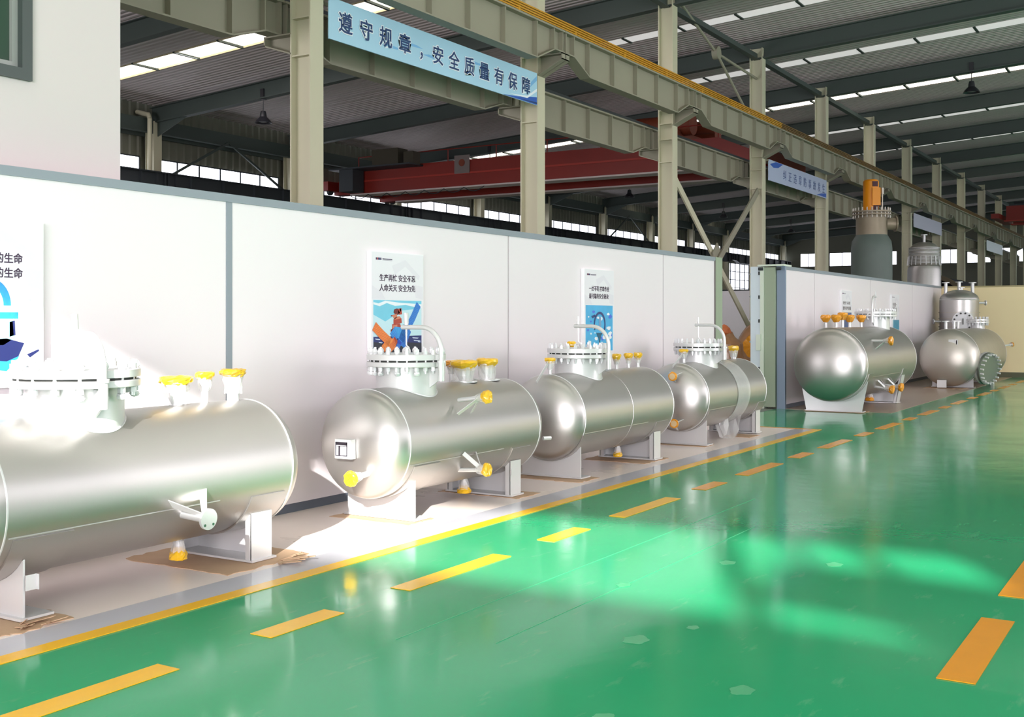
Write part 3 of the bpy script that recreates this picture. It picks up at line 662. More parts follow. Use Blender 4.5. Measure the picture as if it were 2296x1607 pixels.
rope(p2, x0, [(105, 1130), (210, 1260), (330, 1390)], .085, ROPEO, ROPEOD, 8, 10)
rope(p2, x0, [(230, 1480), (300, 1400), (400, 1390), (420, 1350)], .07, ROPEO, ROPEOD, 9, 6)
rope(p2, x0, [(320, 1490), (380, 1440), (420, 1360)], .07, ROPEO, ROPEOD, 10, 6)
rope(p2, x0, [(430, 1500), (460, 1430), (470, 1380)], .06, ROPEB, ROPEBD, 10, 5)
# third poster (hoop against the sky)
x0 = 11.82
p3 = poster(x0, 'safety poster with a dark blue ring against cloudy sky, above the third tank')
logo(p3, x0, LG)
text_part(p3, '一丝不苟 按章作业', .066, x0+.115, 1.905, 6.2225, INK, sx=.98, offset=.001)
text_part(p3, '最可靠的安全秘诀', .066, x0+.115, 1.815, 6.2225, INK, sx=.98, offset=.001)
pic(p3, x0, [(.03, .43), (.745, .43), (.745, .98), (.03, .98)], mat('pic_sky_deep', (70, 176, 228), rough=.4, var=.2, scale=6), 0, 'printed_picture')
random.seed(5)
for i in range(26):
    a, b, r = random.uniform(.08, .7), random.uniform(.47, .95), random.uniform(.015, .05)
    pic(p3, x0, [(a+r*1.3*math.cos(q)*random.uniform(.7, 1.2), b+r*.6*math.sin(q)*random.uniform(.7, 1.2)) for q in [j*PI/5 for j in range(10)]], CLOUD if i % 3 else mat('pic_cloud_blue', (70, 110, 220), rough=.4), 1+i % 3)
def arc(t, x0, cx, cz, rx, rz_, w, a0, a1, m, layer, n=22):
    for i in range(n):
        u, v = a0+(a1-a0)*i/n, a0+(a1-a0)*(i+1)/n
        pic(t, x0, [(cx+rx*math.cos(u), cz-rz_*math.sin(u)), (cx+rx*math.cos(v), cz-rz_*math.sin(v)), (cx+(rx-w)*math.cos(v), cz-(rz_-w)*math.sin(v)), (cx+(rx-w)*math.cos(u), cz-(rz_-w)*math.sin(u))], m, layer, 'printed_ring')
DB = mat('pic_ring_blue', (20, 50, 120), rough=.4)
arc(p3, x0, .39, .66, .155, .155, .03, -.25*PI, 1.15*PI, DB, 5)
pic(p3, x0, [(.17, .56), (.26, .54), (.3, .56), (.2, .585)], DB, 5)
pic(p3, x0, [(.37, .57), (.42, .57), (.43, .68), (.37, .7)], mat('pic_grey', (120, 160, 200)), 5)
pic(p3, x0, [(.3, .76), (.47, .76), (.42, .8), (.4, .86), (.4, .95), (.37, .95), (.37, .83), (.33, .8)], mat('pic_teal', (30, 90, 120)), 6)
# first poster at the left edge
x0 = 3.76
p1 = poster(x0, 'safety poster with a blue machine, cut by the left edge of the picture')
text_part(p1, '安全是企业的生命', .066, x0+.115, 1.905, 6.2225, INK, sx=.98, offset=.001)
text_part(p1, '质量是企业的生命', .066, x0+.115, 1.815, 6.2225, INK, sx=.98, offset=.001)
pic(p1, x0, [(.03, .43), (.745, .43), (.745, .98), (.03, .98)], mat('pic_white', (232, 240, 246), rough=.4), 0, 'printed_picture')
pic(p1, x0, [(.03, .86), (.745, .84), (.745, .98), (.03, .98)], SKYP, 1)
BM = mat('pic_machine_blue', (40, 150, 220), rough=.4, var=.3, scale=30); BMD = mat('pic_machine_dark', (16, 30, 90), rough=.4)
arc(p1, x0, .42, .52, .13, .16, .05, 0, PI, BM, 3)
for pts, m_ in (([(.25, .56), (.6, .56), (.6, .6), (.25, .6)], BM), ([(.28, .6), (.56, .6), (.57, .72), (.5, .76), (.3, .76)], mat('pic_machine_pale', (150, 220, 240), rough=.4)), ([(.54, .62), (.575, .61), (.58, .7), (.54, .71)], BMD), ([(.2, .74), (.52, .72), (.64, .75), (.6, .83), (.52, .86), (.3, .84)], BMD), ([(.45, .78), (.62, .76), (.6, .84), (.52, .92), (.4, .9)], BM), ([(.25, .8), (.4, .79), (.42, .88), (.3, .92)], BM), ([(.66, .82), (.74, .79), (.745, .8), (.68, .84)], BMD)):
    pic(p1, x0, pts, m_, 3 if m_ is BM else 4)
for a in (.62, .66): pic(p1, x0, [(a-.05, .48+.1*(a > .64)), (a+.07, .48+.1*(a > .64)), (a+.07, .53+.2*(a > .64)), (a-.05, .52+.2*(a > .64))], mat('pic_pale_square', (214, 236, 242), rough=.4), 1)
# far posters
for x0, l1, l2, top, lab, c in ((22.9, '安全生产 人人有责', '遵章守纪平安是福', .4, 'safety poster with dark blue picture on the far partition above the big tank', (70, 90, 140)), (27.19, '安全第一', '预防为主', .55, 'safety poster with teal picture on the far partition, right of the arched lifting arm', (60, 150, 180))):
    pp = poster(x0, lab); logo(pp, x0, LG)
    gi = mat('print_ink_soft', (90, 80, 84), rough=.4)
    text_part(pp, l1, .066 if len(l1) > 5 else .1, x0+.1, 1.88, 6.2225, gi, offset=.001)
    text_part(pp, l2, .075 if len(l2) > 5 else .1, x0+.1, 1.77, 6.2225, gi, offset=.001)
    pic(pp, x0, [(.03, top+.05), (.745, top+.05), (.745, .98), (.03, .98)], mat('pic_far_%d' % int(x0), c, rough=.4, var=.3, scale=8), 0, 'printed_picture')
    pic(pp, x0, [(.03, top+.05), (.14, top+.05), (.14, top+.25), (.03, top+.22)], CLOUD, 1)

# ================================================================== TANKS
def wrap_mesh(c, ax, r, h, jit, n=18):
    """crumpled film around a flange; ax points outward"""
    return MB().lathe([(r*.45, -h*.75), (r*.72, -h*.45), (r*.98, -h*.12), (r*1.02, h*.1), (r*.97, h*.32), (r*.7, h*.42), (0, h*.36)], c, ax, n, jit=jit)
def skirt_mesh(c, ax, r0, r1, L, n=16):
    return MB().lathe([(r0, 0), (r0*1.05, -L*.3), ((r0+r1)/2, -L*.65), (r1, -L)], c, ax, n, jit=r0*.12)
def nozzle(t, root, tip, r, wr, wh=None, m=None, film=True, pad=False, pm=None, name='nozzle'):
    root, tip = Vector(root), Vector(tip); d = (tip-root).normalized(); m = m or YEL; wh = wh or wr*.8
    mb = MB().cyl(root, tip, r, 14)
    if pad: mb.lathe([(0, .0), (r*2.1, .0), (r*2.1, .012), (0, .012)], root+d*.012, d, 20)
    n = t.part(name, mb, pm or SILVER2)
    if wr:
        t.part('flange', MB().cyl(tip-d*.018, tip+d*.006, wr*.86, 18), SILVER2, parent=n)
        o = t.part('film_wrap', wrap_mesh(tip, d, wr, wh, wr*.09), m, parent=n, flat=True, label='%s film wrap' % ('yellow' if m is YEL else 'orange'))
        if film: t.part('film_skirt', skirt_mesh(tip-d*.012, d, wr*.75, r*1.35, min((tip-root).length*.8, wr*1.5)), FILM, parent=n, flat=True)
    return n
def brace(t, n, p0, p1, w=.035):
    t.part('brace_plate', MB().bar(p0, p1, w, .006, up=(0, 1, .3)), SILVER2, parent=n, smooth=False)

def hexbolt(rnut, jit):
    mb = MB()
    for z0, h in ((.045, .034), (-.085, .034)):
        mb.lathe([(0, z0), (rnut, z0), (rnut, z0+h), (0, z0+h)], (0, 0, 0), (0, 0, 1), 6)
    mb.lathe([(0, -.105), (rnut*.55, -.105), (rnut*.55, .098), (0, .098)], (0, 0, 0), (0, 0, 1), 8)
    if jit:
        for z0, h in ((.05, .04), (-.09, -.03)):
            mb.lathe([(rnut*1.12, z0), (rnut*1.3, z0+h*.45), (rnut*1.0, z0+h*.95), (0, z0+h*1.05)], (0, 0, 0), (0, 0, 1), 8, jit=rnut*.17)
    me = bpy.data.meshes.new('bolt'); me.from_pydata([tuple(v) for v in mb.v], [], mb.f); me.materials.append(NUT); return me
BOLTS = [hexbolt(.019, j) for j in (0, 1, 1)]
def manhole(t, cx, cy, zt, R, zc, rn, rf, nb, arm_dir, film=1, z_top=1.28, arm_z=1.49):
    neck = t.part('manhole_neck', MB().lathe([(rn, 0), (rn, z_top-.095-(zt-.12)), (rn*.9, z_top-.095-(zt-.12))], (cx, cy, zt-.12), (0, 0, 1), 48), SILVER2)
    t.part('weld_ring', neck_weld(cx, cy, zc, R, rn), SILVER2, parent=neck)
    fl_ = t.part('manhole_flange', MB().lathe([(rn*.9, 0), (rf-.003, 0), (rf, .004), (rf, .036), (rf-.004, .04), (0, .04)], (cx, cy, z_top-.1), (0, 0, 1), 56), SILVER2)
    t.part('gasket', MB().cyl((cx, cy, z_top-.06), (cx, cy, z_top-.045), rf*.93, 48), GAP, parent=fl_)
    cov = t.part('manhole_cover', MB().lathe([(0, 0), (rf, 0), (rf, .041), (rf-.004, .045), (rf*.8, .046), (rf*.79, .05), (0, .05)], (cx, cy, z_top-.045), (0, 0, 1), 56), SILVER2)
    for i in range(nb):
        a = 2*PI*(i+.5)/nb; o = bpy.data.objects.new('bolt', BOLTS[random.randrange(3) if film else 0]); link(o, cov)
        o.location = Vector((cx+math.cos(a)*rf*.91, cy+math.sin(a)*rf*.91, z_top-.047))-t.loc; o.rotation_euler.z = random.uniform(0, 6)
        sf = rf/.33*(24/nb)**.3; o.scale = (sf, sf, 1)
    # davit: sleeve, bent arm, hook, lifting eye
    d = Vector(arm_dir).normalized().to_3d() if len(arm_dir) == 2 else Vector(arm_dir).normalized(); pc = Vector((cx, cy, 0))+d*(rf+.045); pr = .019
    pts = [(pc.x, pc.y, z_top-.12), (pc.x, pc.y, arm_z-.2)]
    rb = .2
    for q in range(1, 9):
        a = q/8*PI/2; pts.append((pc.x-d.x*rb*(1-math.cos(a)), pc.y-d.y*rb*(1-math.cos(a)), arm_z-.2+rb*math.sin(a)))
    pts.append((cx-d.x*.045, cy-d.y*.045, arm_z))
    arm = t.part('davit_arm', MB().tube(pts, pr, 14), SILVER2)
    t.part('sleeve', MB().cyl((pc.x, pc.y, z_top-.21), (pc.x, pc.y, z_top-.05), .026, 16).cyl((pc.x, pc.y, z_top-.065), (pc.x, pc.y, z_top-.045), .034, 16), SILVER2, parent=arm)
    side = Vector((-d.y, d.x, 0)); q0 = Vector((cx, cy, 0))+d*rn*.98; q1 = pc-d*.02
    t.part('bracket_plate', MB().prism([q0+Vector((0, 0, z_top-.27)), q1+Vector((0, 0, z_top-.2)), q1+Vector((0, 0, z_top-.11)), q0+Vector((0, 0, z_top-.11))], side*.012), SILVER2, parent=arm, smooth=False)
    hk = MB().cyl((cx, cy, arm_z-.07), (cx, cy, arm_z+.10), .008, 8).cyl((cx, cy, arm_z+.02), (cx, cy, arm_z+.05), .016, 6)
    if film: hk.cyl((cx, cy, arm_z+.03), (cx-.006, cy, arm_z+.115), .02, 8)
    hk.tube([(cx, cy, arm_z-.05), (cx, cy, z_top+.07), (cx+.02*rgt.x, cy+.02*rgt.y, z_top+.05), (cx+.024*rgt.x, cy+.024*rgt.y, z_top+.03), (cx, cy, z_top+.01), (cx-.02*rgt.x, cy-.02*rgt.y, z_top+.025)], .0065, 8)
    t.part('lifting_hook', hk, SILVER2, parent=arm)
    eye = [(cx+.028*math.cos(a)*rgt.x, cy+.028*math.cos(a)*rgt.y, z_top+.02+.028*math.sin(a)) for a in [i*PI/8 for i in range(-2, 11)]]
    t.part('lifting_eye', MB().tube(eye, .008, 8), SILVER2, parent=cov)
    return cov
def neck_weld(cx, cy, zc, R, rn):
    pts = []
    for i in range(41):
        a = 2*PI*i/40; y = (rn+.002)*math.sin(a); pts.append((cx+(rn+.002)*math.cos(a), cy+y, zc+math.sqrt(max(0, R*R-(y)**2))+.002))
    return MB().tube(pts, .007, 6)
def saddle(t, x, yc, zc, R, dirx, hw=.33, depth=.2, taper=0, zb=.02, padw=.3):
    """web plate at x, side ribs run in dirx direction, wear pad against the shell"""
    def zsh(y): return zc-math.sqrt(max(0, (R+.012)**2-y*y))
    n = 14; top = [(-hw-taper+(2*(hw+taper))*i/n) for i in range(n+1)]
    poly = [(x, yc-hw, zb), ]+[(x, yc+y, zsh(y)) for y in top]+[(x, yc+hw, zb)]
    s = t.part('saddle_plate', MB().prism(poly, (dirx*.012, 0, 0)), SILVER2, smooth=False)
    for sg in ((-1, 1) if dirx < 0 else (0,)):
        ins = 0
        yb, yt = yc+sg*(hw-ins), yc+sg*(hw+taper-ins)
        if sg == 0:
            t.part('saddle_rib', MB().box(x+.012, x+.16, yc-.006, yc+.006, zb, zc-R-.012), SILVER2, parent=s, smooth=False); depth = .16; continue
        xa, xb = sorted((x, x+dirx*depth))
        t.part('saddle_rib', MB().prism([(xa, yb-.006*sg, zb), (xa, yb+.006*sg, zb), (xa, yt+.006*sg, zsh(hw+taper-ins)), (xa, yt-.006*sg, zsh(hw+taper-ins))], (xb-xa, 0, 0)), SILVER2, parent=s, smooth=False)
        if dirx < 0: t.part('saddle_rib', MB().prism([(x+dirx*depth, yb, zb), (x+dirx*depth, yb-sg*.05, zb), (x+dirx*depth, yt-sg*.05, zsh(hw+taper-.05)), (x+dirx*depth, yt, zsh(hw+taper))], (-dirx*.01, 0, 0)), SILVER2, parent=s, smooth=False)
    xa, xb = sorted((x-dirx*.03, x+dirx*(depth+.01)))
    t.part('base_plate', MB().box(xa, xb, yc-hw-.02, yc+hw+.02, zb-.009, zb+.004), SILVER2, parent=s, smooth=False)
    a = math.asin(min(.97, (hw+taper+.06)/R)); xm = x+dirx*depth/2
    pad = MB(); nn = 20; vs = []; fs = []
    for i in range(nn+1):
        an = -a+2*a*i/nn
        for rr in (R+.001, R+.011):
            for xx in (xm-padw/2, xm+padw/2): vs.append((xx, yc+math.sin(an)*rr, zc-math.cos(an)*rr))
    for i in range(nn):
        b = 4*i; fs += [(b+2, b+3, b+7, b+6), (b, b+4, b+5, b+1), (b, b+2, b+6, b+4), (b+1, b+5, b+7, b+3)]
    fs += [(0, 1, 3, 2), (4*nn, 4*nn+2, 4*nn+3, 4*nn+1)]
    t.part('wear_pad', pad.add(vs, fs), SILVER, parent=s)
    return s
def seam(x, yc, zc, R): return MB().lathe([(R-.002, -.006), (R+.0035, -.004), (R+.0035, .004), (R-.002, .006)], (x, yc, zc), (1, 0, 0), 64)
def vessel(t, xa, xb, yc, zc, R, m=SILVER, h=.5, weld_mid=True, n=72):
    H = R*h; pr = [(R*math.sin(q/14*PI/2), -H*math.cos(q/14*PI/2)) for q in range(15)]
    t.part('front_head', MB().lathe(pr, (xa, yc, zc), (1, 0, 0), n), m)
    t.part('shell', MB().lathe([(R, xa), (R, xa+.1*(xb-xa)), (R, (xa+xb)/2), (R, xb)], (0, yc, zc), (1, 0, 0), n), m)
    t.part('rear_head', MB().lathe([(R*math.cos(q/12*PI/2), H*math.sin(q/12*PI/2)) for q in range(13)], (xb, yc, zc), (1, 0, 0), n), m)
    for s_ in (xa, xb): t.part('weld_seam', seam(s_, yc, zc, R), SILVER2)
    a = -.35
    t.part('weld_seam', MB().bar((xa+.02, yc-(R+.001)*math.cos(a), zc+(R+.001)*math.sin(a)), ((xa*.3+xb*.7), yc-(R+.001)*math.cos(a), zc+(R+.001)*math.sin(a)), .006, .006), SILVER)

G = 'silver tanks in a row along the partition'
R = .42; ZC = .6; YC = 5.5
random.seed(21)
# --- tank 1 (nearest, cut by the left edge)
t1 = T('pressure_tank', 'silver horizontal tank nearest the viewer, cut by the left edge', 'tank', (4.5, YC, 0), G)
vessel(t1, 3.5, 5.57, YC, ZC, R)
manhole(t1, 4.22, YC, 1.02, R, ZC, .267, .355, 16, (-.30, -1, 0), 1, 1.275, 1.47)
nozzle(t1, (4.96, YC, 1.0), (4.96, YC, 1.175), .043, .105, .06, pad=False)
nozzle(t1, (5.2, YC, 1.0), (5.2, YC, 1.195), .024, .06, .055)
nozzle(t1, (5.45, YC, 1.0), (5.45, YC, 1.205), .04, .085, .055)
n = t1.part('nozzle', MB().cyl((4.68, 5.25, .42), (4.68, 4.93, .40), .027, 16), SILVER2)
fm = t1.part('flange', MB().cyl((4.68, 4.93, .40), (4.68, 4.912, .399), .062, 32), SILVER2, parent=n)
for i in range(4):
    a = PI/4+i*PI/2; t1.part('bolt_hole', MB().cyl((4.68+.045*math.cos(a), 4.9125, .399+.045*math.sin(a)), (4.68+.045*math.cos(a), 4.911, .399+.045*math.sin(a)), .008, 10), HOLE, parent=n)
t1.part('brace_plate', MB().prism([(4.52, 5.10, .52), (4.675, 4.95, .425), (4.69, 4.97, .40), (4.55, 5.13, .48)], (0, .004, .006)), SILVER2, parent=n, smooth=False)
t1.part('brace_plate', MB().prism([(4.83, 5.09, .55), (4.70, 4.95, .43), (4.70, 4.99, .41), (4.80, 5.12, .50)], (0, .004, .006)), SILVER2, parent=n, smooth=False)
nozzle(t1, (4.98, YC, .2), (4.98, YC, .075), .024, .055, .07)
saddle(t1, 3.65, YC, ZC, R, 1, padw=.36); saddle(t1, 5.46, YC, ZC, R, -1, depth=.18)
t1.part('ground_lug', MB().box(3.66, 3.72, 5.16, 5.164, .16, .24).box(3.72, 3.724, 5.14, 5.164, .16, .24), SILVER2, smooth=False)
# --- tank 2
t2 = T('pressure_tank', 'second silver tank from the left, with nameplate on its round head', 'tank', (7.8, YC, 0), G)
vessel(t2, 6.86, 8.8, YC, ZC, R)
manhole(t2, 7.365, YC, 1.02, R, ZC, .243, .32, 24, (-.08, -1, 0), 1, 1.28, 1.495)
nozzle(t2, (8.2, YC, 1.0), (8.2, YC, 1.17), .055, .115, .08, pad=True)
nozzle(t2, (8.57, YC, 1.0), (8.57, YC, 1.175), .055, .1, .08, pad=True)
nozzle(t2, (8.37, 5.75, .93), (8.37, 5.75, 1.165), .02, .055, .06, ORG)
n = nozzle(t2, (7.60, 5.15, .905), (7.60, 4.88, .94), .018, .055, .07)
brace(t2, n, (7.50, 5.09, .80), (7.59, 4.95, .925)); brace(t2, n, (7.70, 5.09, .80), (7.60, 4.95, .925))
n = nozzle(t2, (7.66, 5.2, .33), (7.66, 4.92, .35), .018, .055, .06)
brace(t2, n, (7.58, 5.09, .48), (7.66, 4.98, .36)); brace(t2, n, (7.78, 5.10, .46), (7.67, 4.98, .36))
nozzle(t2, (8.2, YC, .2), (8.2, YC, .07), .022, .06, .06)
nozzle(t2, (6.74, 5.36, .40), (6.50, 5.36, .385), .022, .058, .06)
pl = t2.part('plate_bracket', MB().prism([(6.60, 5.44, .51), (6.60, 5.60, .51), (6.60, 5.60, .655), (6.60, 5.44, .655)], (.05, 0, 0)), SILVER2, smooth=False)
t2.part('nameplate', MB().box(6.596, 6.60, 5.47, 5.595, .525, .64), WHITE, parent=pl, smooth=False)
bk = mat('plate_black', (40, 34, 44), rough=.4)
px_ = lambda y0, y1, z0, z1: (6.5935, 6.596, y0, y1, z0, z1)
mk = MB()
for q in ((5.476, 5.590, .530, .537), (5.476, 5.590, .612, .636), (5.476, 5.483, .53, .636), (5.583, 5.590, .53, .636), (5.545, 5.560, .537, .605), (5.483, 5.575, .603, .607)): mk.box(*px_(*q))
t2.part('plate_marking', mk, bk, parent=pl, smooth=False)
mk = MB()
for i in range(6): mk.box(*px_(5.487, 5.540, .544+.01*i, .547+.01*i))
t2.part('plate_marking', mk, mat('plate_grey', (120, 120, 128)), parent=pl, smooth=False)
saddle(t2, 7.03, YC, ZC, R, 1, padw=.34); saddle(t2, 8.6, YC, ZC, R, -1, depth=.17)
t2.part('ground_lug', MB().box(8.42, 8.46, 5.165, 5.17, .2, .25).box(8.42, 8.423, 5.15, 5.17, .2, .25), SILVER2, smooth=False)
t2.part('sensor_boss', MB().cyl((8.92, 5.12, .48), (8.99, 5.08, .48), .018, 10), SILVER2)
# --- tank 3
t3 = T('pressure_tank', 'third silver tank from the left, three slim yellow-capped nozzles on its back', 'tank', (10.7, YC, 0), G)
vessel(t3, 9.68, 11.8, YC, ZC, R)
t3.part('weld_seam', seam(10.75, YC, ZC, R), SILVER)
manhole(t3, 10.31, YC, 1.02, R, ZC, .243, .32, 24, (-.08, -1, 0), 0, 1.265, 1.49)
for x_ in (11.2, 11.5, 11.75): nozzle(t3, (x_, YC, 1.0), (x_, YC, 1.155), .02, .05, .07)
n = nozzle(t3, (9.72, YC, 1.0), (9.72, YC, 1.16), .018, .055, .05); brace(t3, n, (9.45, YC, .95), (9.68, YC, 1.13))
nozzle(t3, (10.16, YC, 1.28), (10.16, YC, 1.315), .02, .045, .05, film=False)
nozzle(t3, (11.23, YC, .2), (11.23, YC, .075), .022, .05, .06)
saddle(t3, 9.74, YC, ZC, R, 1); saddle(t3, 11.62, YC, ZC, R, -1, depth=.17)
# --- tank 4
Y4 = 5.55
t4 = T('pressure_tank', 'fourth silver tank from the left, banded with clear plastic film beside the opening', 'tank', (14, Y4, 0), G)
vessel(t4, 13.0, 15.1, Y4, ZC, R)
manhole(t4, 13.68, Y4, 1.02, R, ZC, .243, .32, 24, (-.08, -1, 0), 0, 1.262, 1.49)
n = nozzle(t4, (13.2, Y4, 1.0), (13.2, Y4, 1.17), .02, .06, .05); brace(t4, n, (12.85, Y4, .98), (13.16, Y4, 1.13))
nozzle(t4, (14.96, Y4, 1.0), (14.96, Y4, 1.165), .035, .075, .08)
for (yy, zz) in ((5.5, .87), (5.48, .3)):
    n = nozzle(t4, (12.85, yy, zz), (12.74, yy, zz), .02, .055, .03, ORG, film=False)
    t4.part('flange_face', MB().cyl((12.727, yy, zz), (12.722, yy, zz), .038, 18).lathe([(.012, 0), (.012, .004), (0, .004)], (12.727, yy, zz), (-1, 0, 0), 10), mat('flange_in_film', (226, 196, 150), rough=.4), parent=n)
    for i in range(3):
        a = i*2.1+.5; t4.part('brace_plate', MB().bar((12.84, yy+.09*math.cos(a), zz+.09*math.sin(a)), (12.76, yy+.02*math.cos(a), zz+.02*math.sin(a)), .02, .005), SILVER2, parent=n, smooth=False)
nozzle(t4, (12.88, 5.82, .82), (12.76, 5.84, .85), .02, .055, .05, ORG)
saddle(t4, 13.13, Y4, ZC, R, 1); saddle(t4, 15.08, Y4, ZC, R, -1, depth=.17)
fs_ = MB().lathe([(R+.008, 13.98), (R+.012, 14.1), (R+.01, 14.3), (R+.014, 14.42)], (0, Y4, ZC), (1, 0, 0), 40, jit=.003)
t4.part('film_band', fs_, FILM)
t4.part('film_band', MB().lathe([(.10, 0), (.16, .12), (.2, .3)], (14.1, 5.3, .03), (.25, .2, 1), 12, jit=.03, a0=0, a1=4.5), FILM, flat=True)
# --- tank 5 (bigger, beyond the opening)
Y5, Z5, R5 = 5.35, .81, .62
t5 = T('pressure_tank', 'large silver tank beyond the wall opening, clustered orange-capped nozzles on top', 'tank', (20.8, Y5, 0), G)
vessel(t5, 19.0, 22.7, Y5, Z5, R5, h=.52)
manhole(t5, 22.05, Y5, 1.42, R5, Z5, .26, .385, 20, (-1, -.1, 0), 0, 1.72, 2.0)
for x_, y_, z_ in ((19.35, 5.35, 1.60), (19.75, 5.35, 1.64), (20.2, 5.35, 1.60), (19.6, 5.6, 1.60), (21.0, 5.35, 1.60), (20.8, 5.5, 1.6)):
    nozzle(t5, (x_, y_, 1.36), (x_, y_, z_), .025, .085, .11, ORG, film=False)
for (xa_, ya_, za_, zb_) in ((19.85, 4.78, 1.2, 1.2), (20.1, 4.82, .40, .36), (20.8, 4.82, .40, .36)):
    n = nozzle(t5, (xa_, ya_+.1, za_), (xa_, ya_-.22, zb_), .022, .075, .09, ORG)
    brace(t5, n, (xa_-.12, ya_+.03, za_+(.16 if za_ < 1 else -.16)), (xa_, ya_-.14, zb_)); brace(t5, n, (xa_+.12, ya_+.03, za_+(.16 if za_ < 1 else -.16)), (xa_, ya_-.14, zb_))
nozzle(t5, (21.4, 5.3, .3), (21.4, 5.3, .09), .025, .08, .08, ORG)
saddle(t5, 19.2, Y5, Z5, R5, 1, hw=.47, taper=.1, depth=.25); saddle(t5, 21.9, Y5, Z5, R5, -1, hw=.47, taper=.1, depth=.25)
# --- tank 6 with side manway
Y6, Z6, R6 = 4.95, .70, .655
t6 = T('pressure_tank', 'big dull silver tank with a bolted side manway, farthest in the row', 'tank', (29, Y6, 0), G)
vessel(t6, 27.2, 31.2, Y6, Z6, R6, m=STEEL, h=.5)
nz = t6.part('manway_neck', MB().cyl((27.76, 4.68, .55), (27.5, 4.25, .46), .27, 32), SILVER2)
dv = Vector((-.42, -.9, -.12)).normalized(); c0 = Vector((27.5, 4.25, .47))
t6.part('manway_flange', MB().cyl(c0, c0+dv*.05, .37, 40), SILVER2, parent=nz)
t6.part('gasket', MB().cyl(c0+dv*.05, c0+dv*.07, .35, 40), GAP, parent=nz)
t6.part('manway_cover', MB().cyl(c0+dv*.07, c0+dv*.12, .37, 40), mat('cover_green_grey', (130, 140, 132), rough=.3, metal=.6), parent=nz)
u_ = dv.cross(Vector((0, 0, 1))).normalized(); v_ = dv.cross(u_)
for i in range(20):
    a = 2*PI*i/20; p = c0+u_*math.cos(a)*.33+v_*math.sin(a)*.33
    t6.part('bolt', MB().cyl(p-dv*.05, p+dv*.2, .02, 8), NUT, parent=nz)
nk = t6.part('manhole_neck', MB().cyl((31.0, Y6, 1.2), (31.0, Y6, 1.48), .17, 24), SILVER2)
t6.part('manhole_cover', MB().cyl((31.0, Y6, 1.48), (31.0, Y6, 1.52), .27, 32).cyl((31.0, Y6, 1.54), (31.0, Y6, 1.58), .27, 32), SILVER2, parent=nk)
for i in range(16):
    a = 2*PI*i/16; t6.part('bolt', MB().cyl((31+.235*math.cos(a), Y6+.235*math.sin(a), 1.42), (31+.235*math.cos(a), Y6+.235*math.sin(a), 1.64), .02, 7), NUT, parent=nk)
t6.part('lug_plate', MB().box(26.93, 26.96, 4.72, 4.92, .92, 1.12).box(26.93, 27.5, 4.74, 4.76, .94, 1.10), SILVER2, smooth=False)
t6.part('lug_plate', MB().box(26.95, 26.98, 4.97, 5.17, .03, .2), SILVER2, smooth=False)
for x_ in (27.6, 28.6, 29.1): nozzle(t6, (x_, 5.1, 1.25), (x_, 5.1, 1.52), .035, 0, pm=SILVER2)
for x_ in (27.6, 28.6, 29.1): t6.part('nozzle_flange', MB().cyl((x_, 5.1, 1.52), (x_, 5.1, 1.54), .08, 18), SILVER2)
nozzle(t6, (31.2, 4.4, .9), (31.45, 4.2, .93), .02, .06, .05, ORG)
saddle(t6, 27.6, Y6, Z6, R6, 1, hw=.45, depth=.25); saddle(t6, 30.6, Y6, Z6, R6, -1, hw=.45, depth=.25)

# --- vertical vessel behind tank 6
X7, Y7 = 32.25, 5.62
t = T('vertical_vessel', 'upright silver vessel with domed top standing behind the farthest tank', 'vessel', (X7, Y7, 0))
r7 = .50
t.part('shell', MB().lathe([(r7, .3), (r7, 2.1)], (X7, Y7, 0), (0, 0, 1), 48), SILVER)
t.part('domed_head', MB().lathe([(r7*math.cos(q/10*PI/2), 2.1+.27*math.sin(q/10*PI/2)) for q in range(11)], (X7, Y7, 0), (0, 0, 1), 48), SILVER)
t.part('weld_seam', MB().lathe([(r7, -.01), (r7+.006, 0), (r7, .01)], (X7, Y7, 2.1), (0, 0, 1), 48), SILVER2)
for z in (1.3, 1.38, 1.46, 1.6, 1.76): t.part('shell_ring', MB().lathe([(r7, -.012), (r7+.02, -.012), (r7+.02, .012), (r7, .012)], (X7, Y7, z), (0, 0, 1), 48), STEEL)
for k_ in range(3): 
    a = k_*2.1+.6; t.part('leg', MB().box(X7+.4*math.cos(a)-.05, X7+.4*math.cos(a)+.05, Y7+.4*math.sin(a)-.05, Y7+.4*math.sin(a)+.05, 0, .4), SILVER2, smooth=False)
for s_, h_ in ((-.36, 2.55), (0, 2.57), (.36, 2.55), (.06, 2.42)):
    cx_, cy_ = X7+rgt.x*s_, Y7+rgt.y*s_
    n = t.part('nozzle', MB().cyl((cx_, cy_, 2.2), (cx_, cy_, h_), .045, 14), SILVER2)
    t.part('flange', MB().cyl((cx_, cy_, h_), (cx_, cy_, h_+.02), .095, 18), SILVER2, parent=n)
for sg, z, L in ((1, 2.02, .22), (-1, 1.52, .2)):
    p0 = Vector((X7, Y7, z))+rgt*sg*(r7-.02); p1 = p0+rgt*sg*L
    n = t.part('nozzle', MB().cyl(p0, p1, .028, 12), SILVER2); t.part('flange', MB().cyl(p1, p1+rgt*sg*.02, .07, 16), SILVER2, parent=n)
mw = t.part('manway', MB().cyl((X7-.35, Y7-.12, 1.52), (X7-.62, Y7-.2, 1.52), .25, 36), SILVER2)
mc = Vector((X7-.62, Y7-.2, 1.52)); md = Vector((-.96, -.28, 0))
t.part('manway_cover', MB().cyl(mc, mc+md*.03, .27, 40), mat('white_cover', (235, 235, 238), rough=.4), parent=mw)
t.part('handle', MB().bar(mc+md*.05+Vector((0, 0, -.08)), mc+md*.05+Vector((0, 0, .08)), .02, .02), GAP, parent=mw)
mu = md.cross(Vector((0, 0, 1))).normalized()
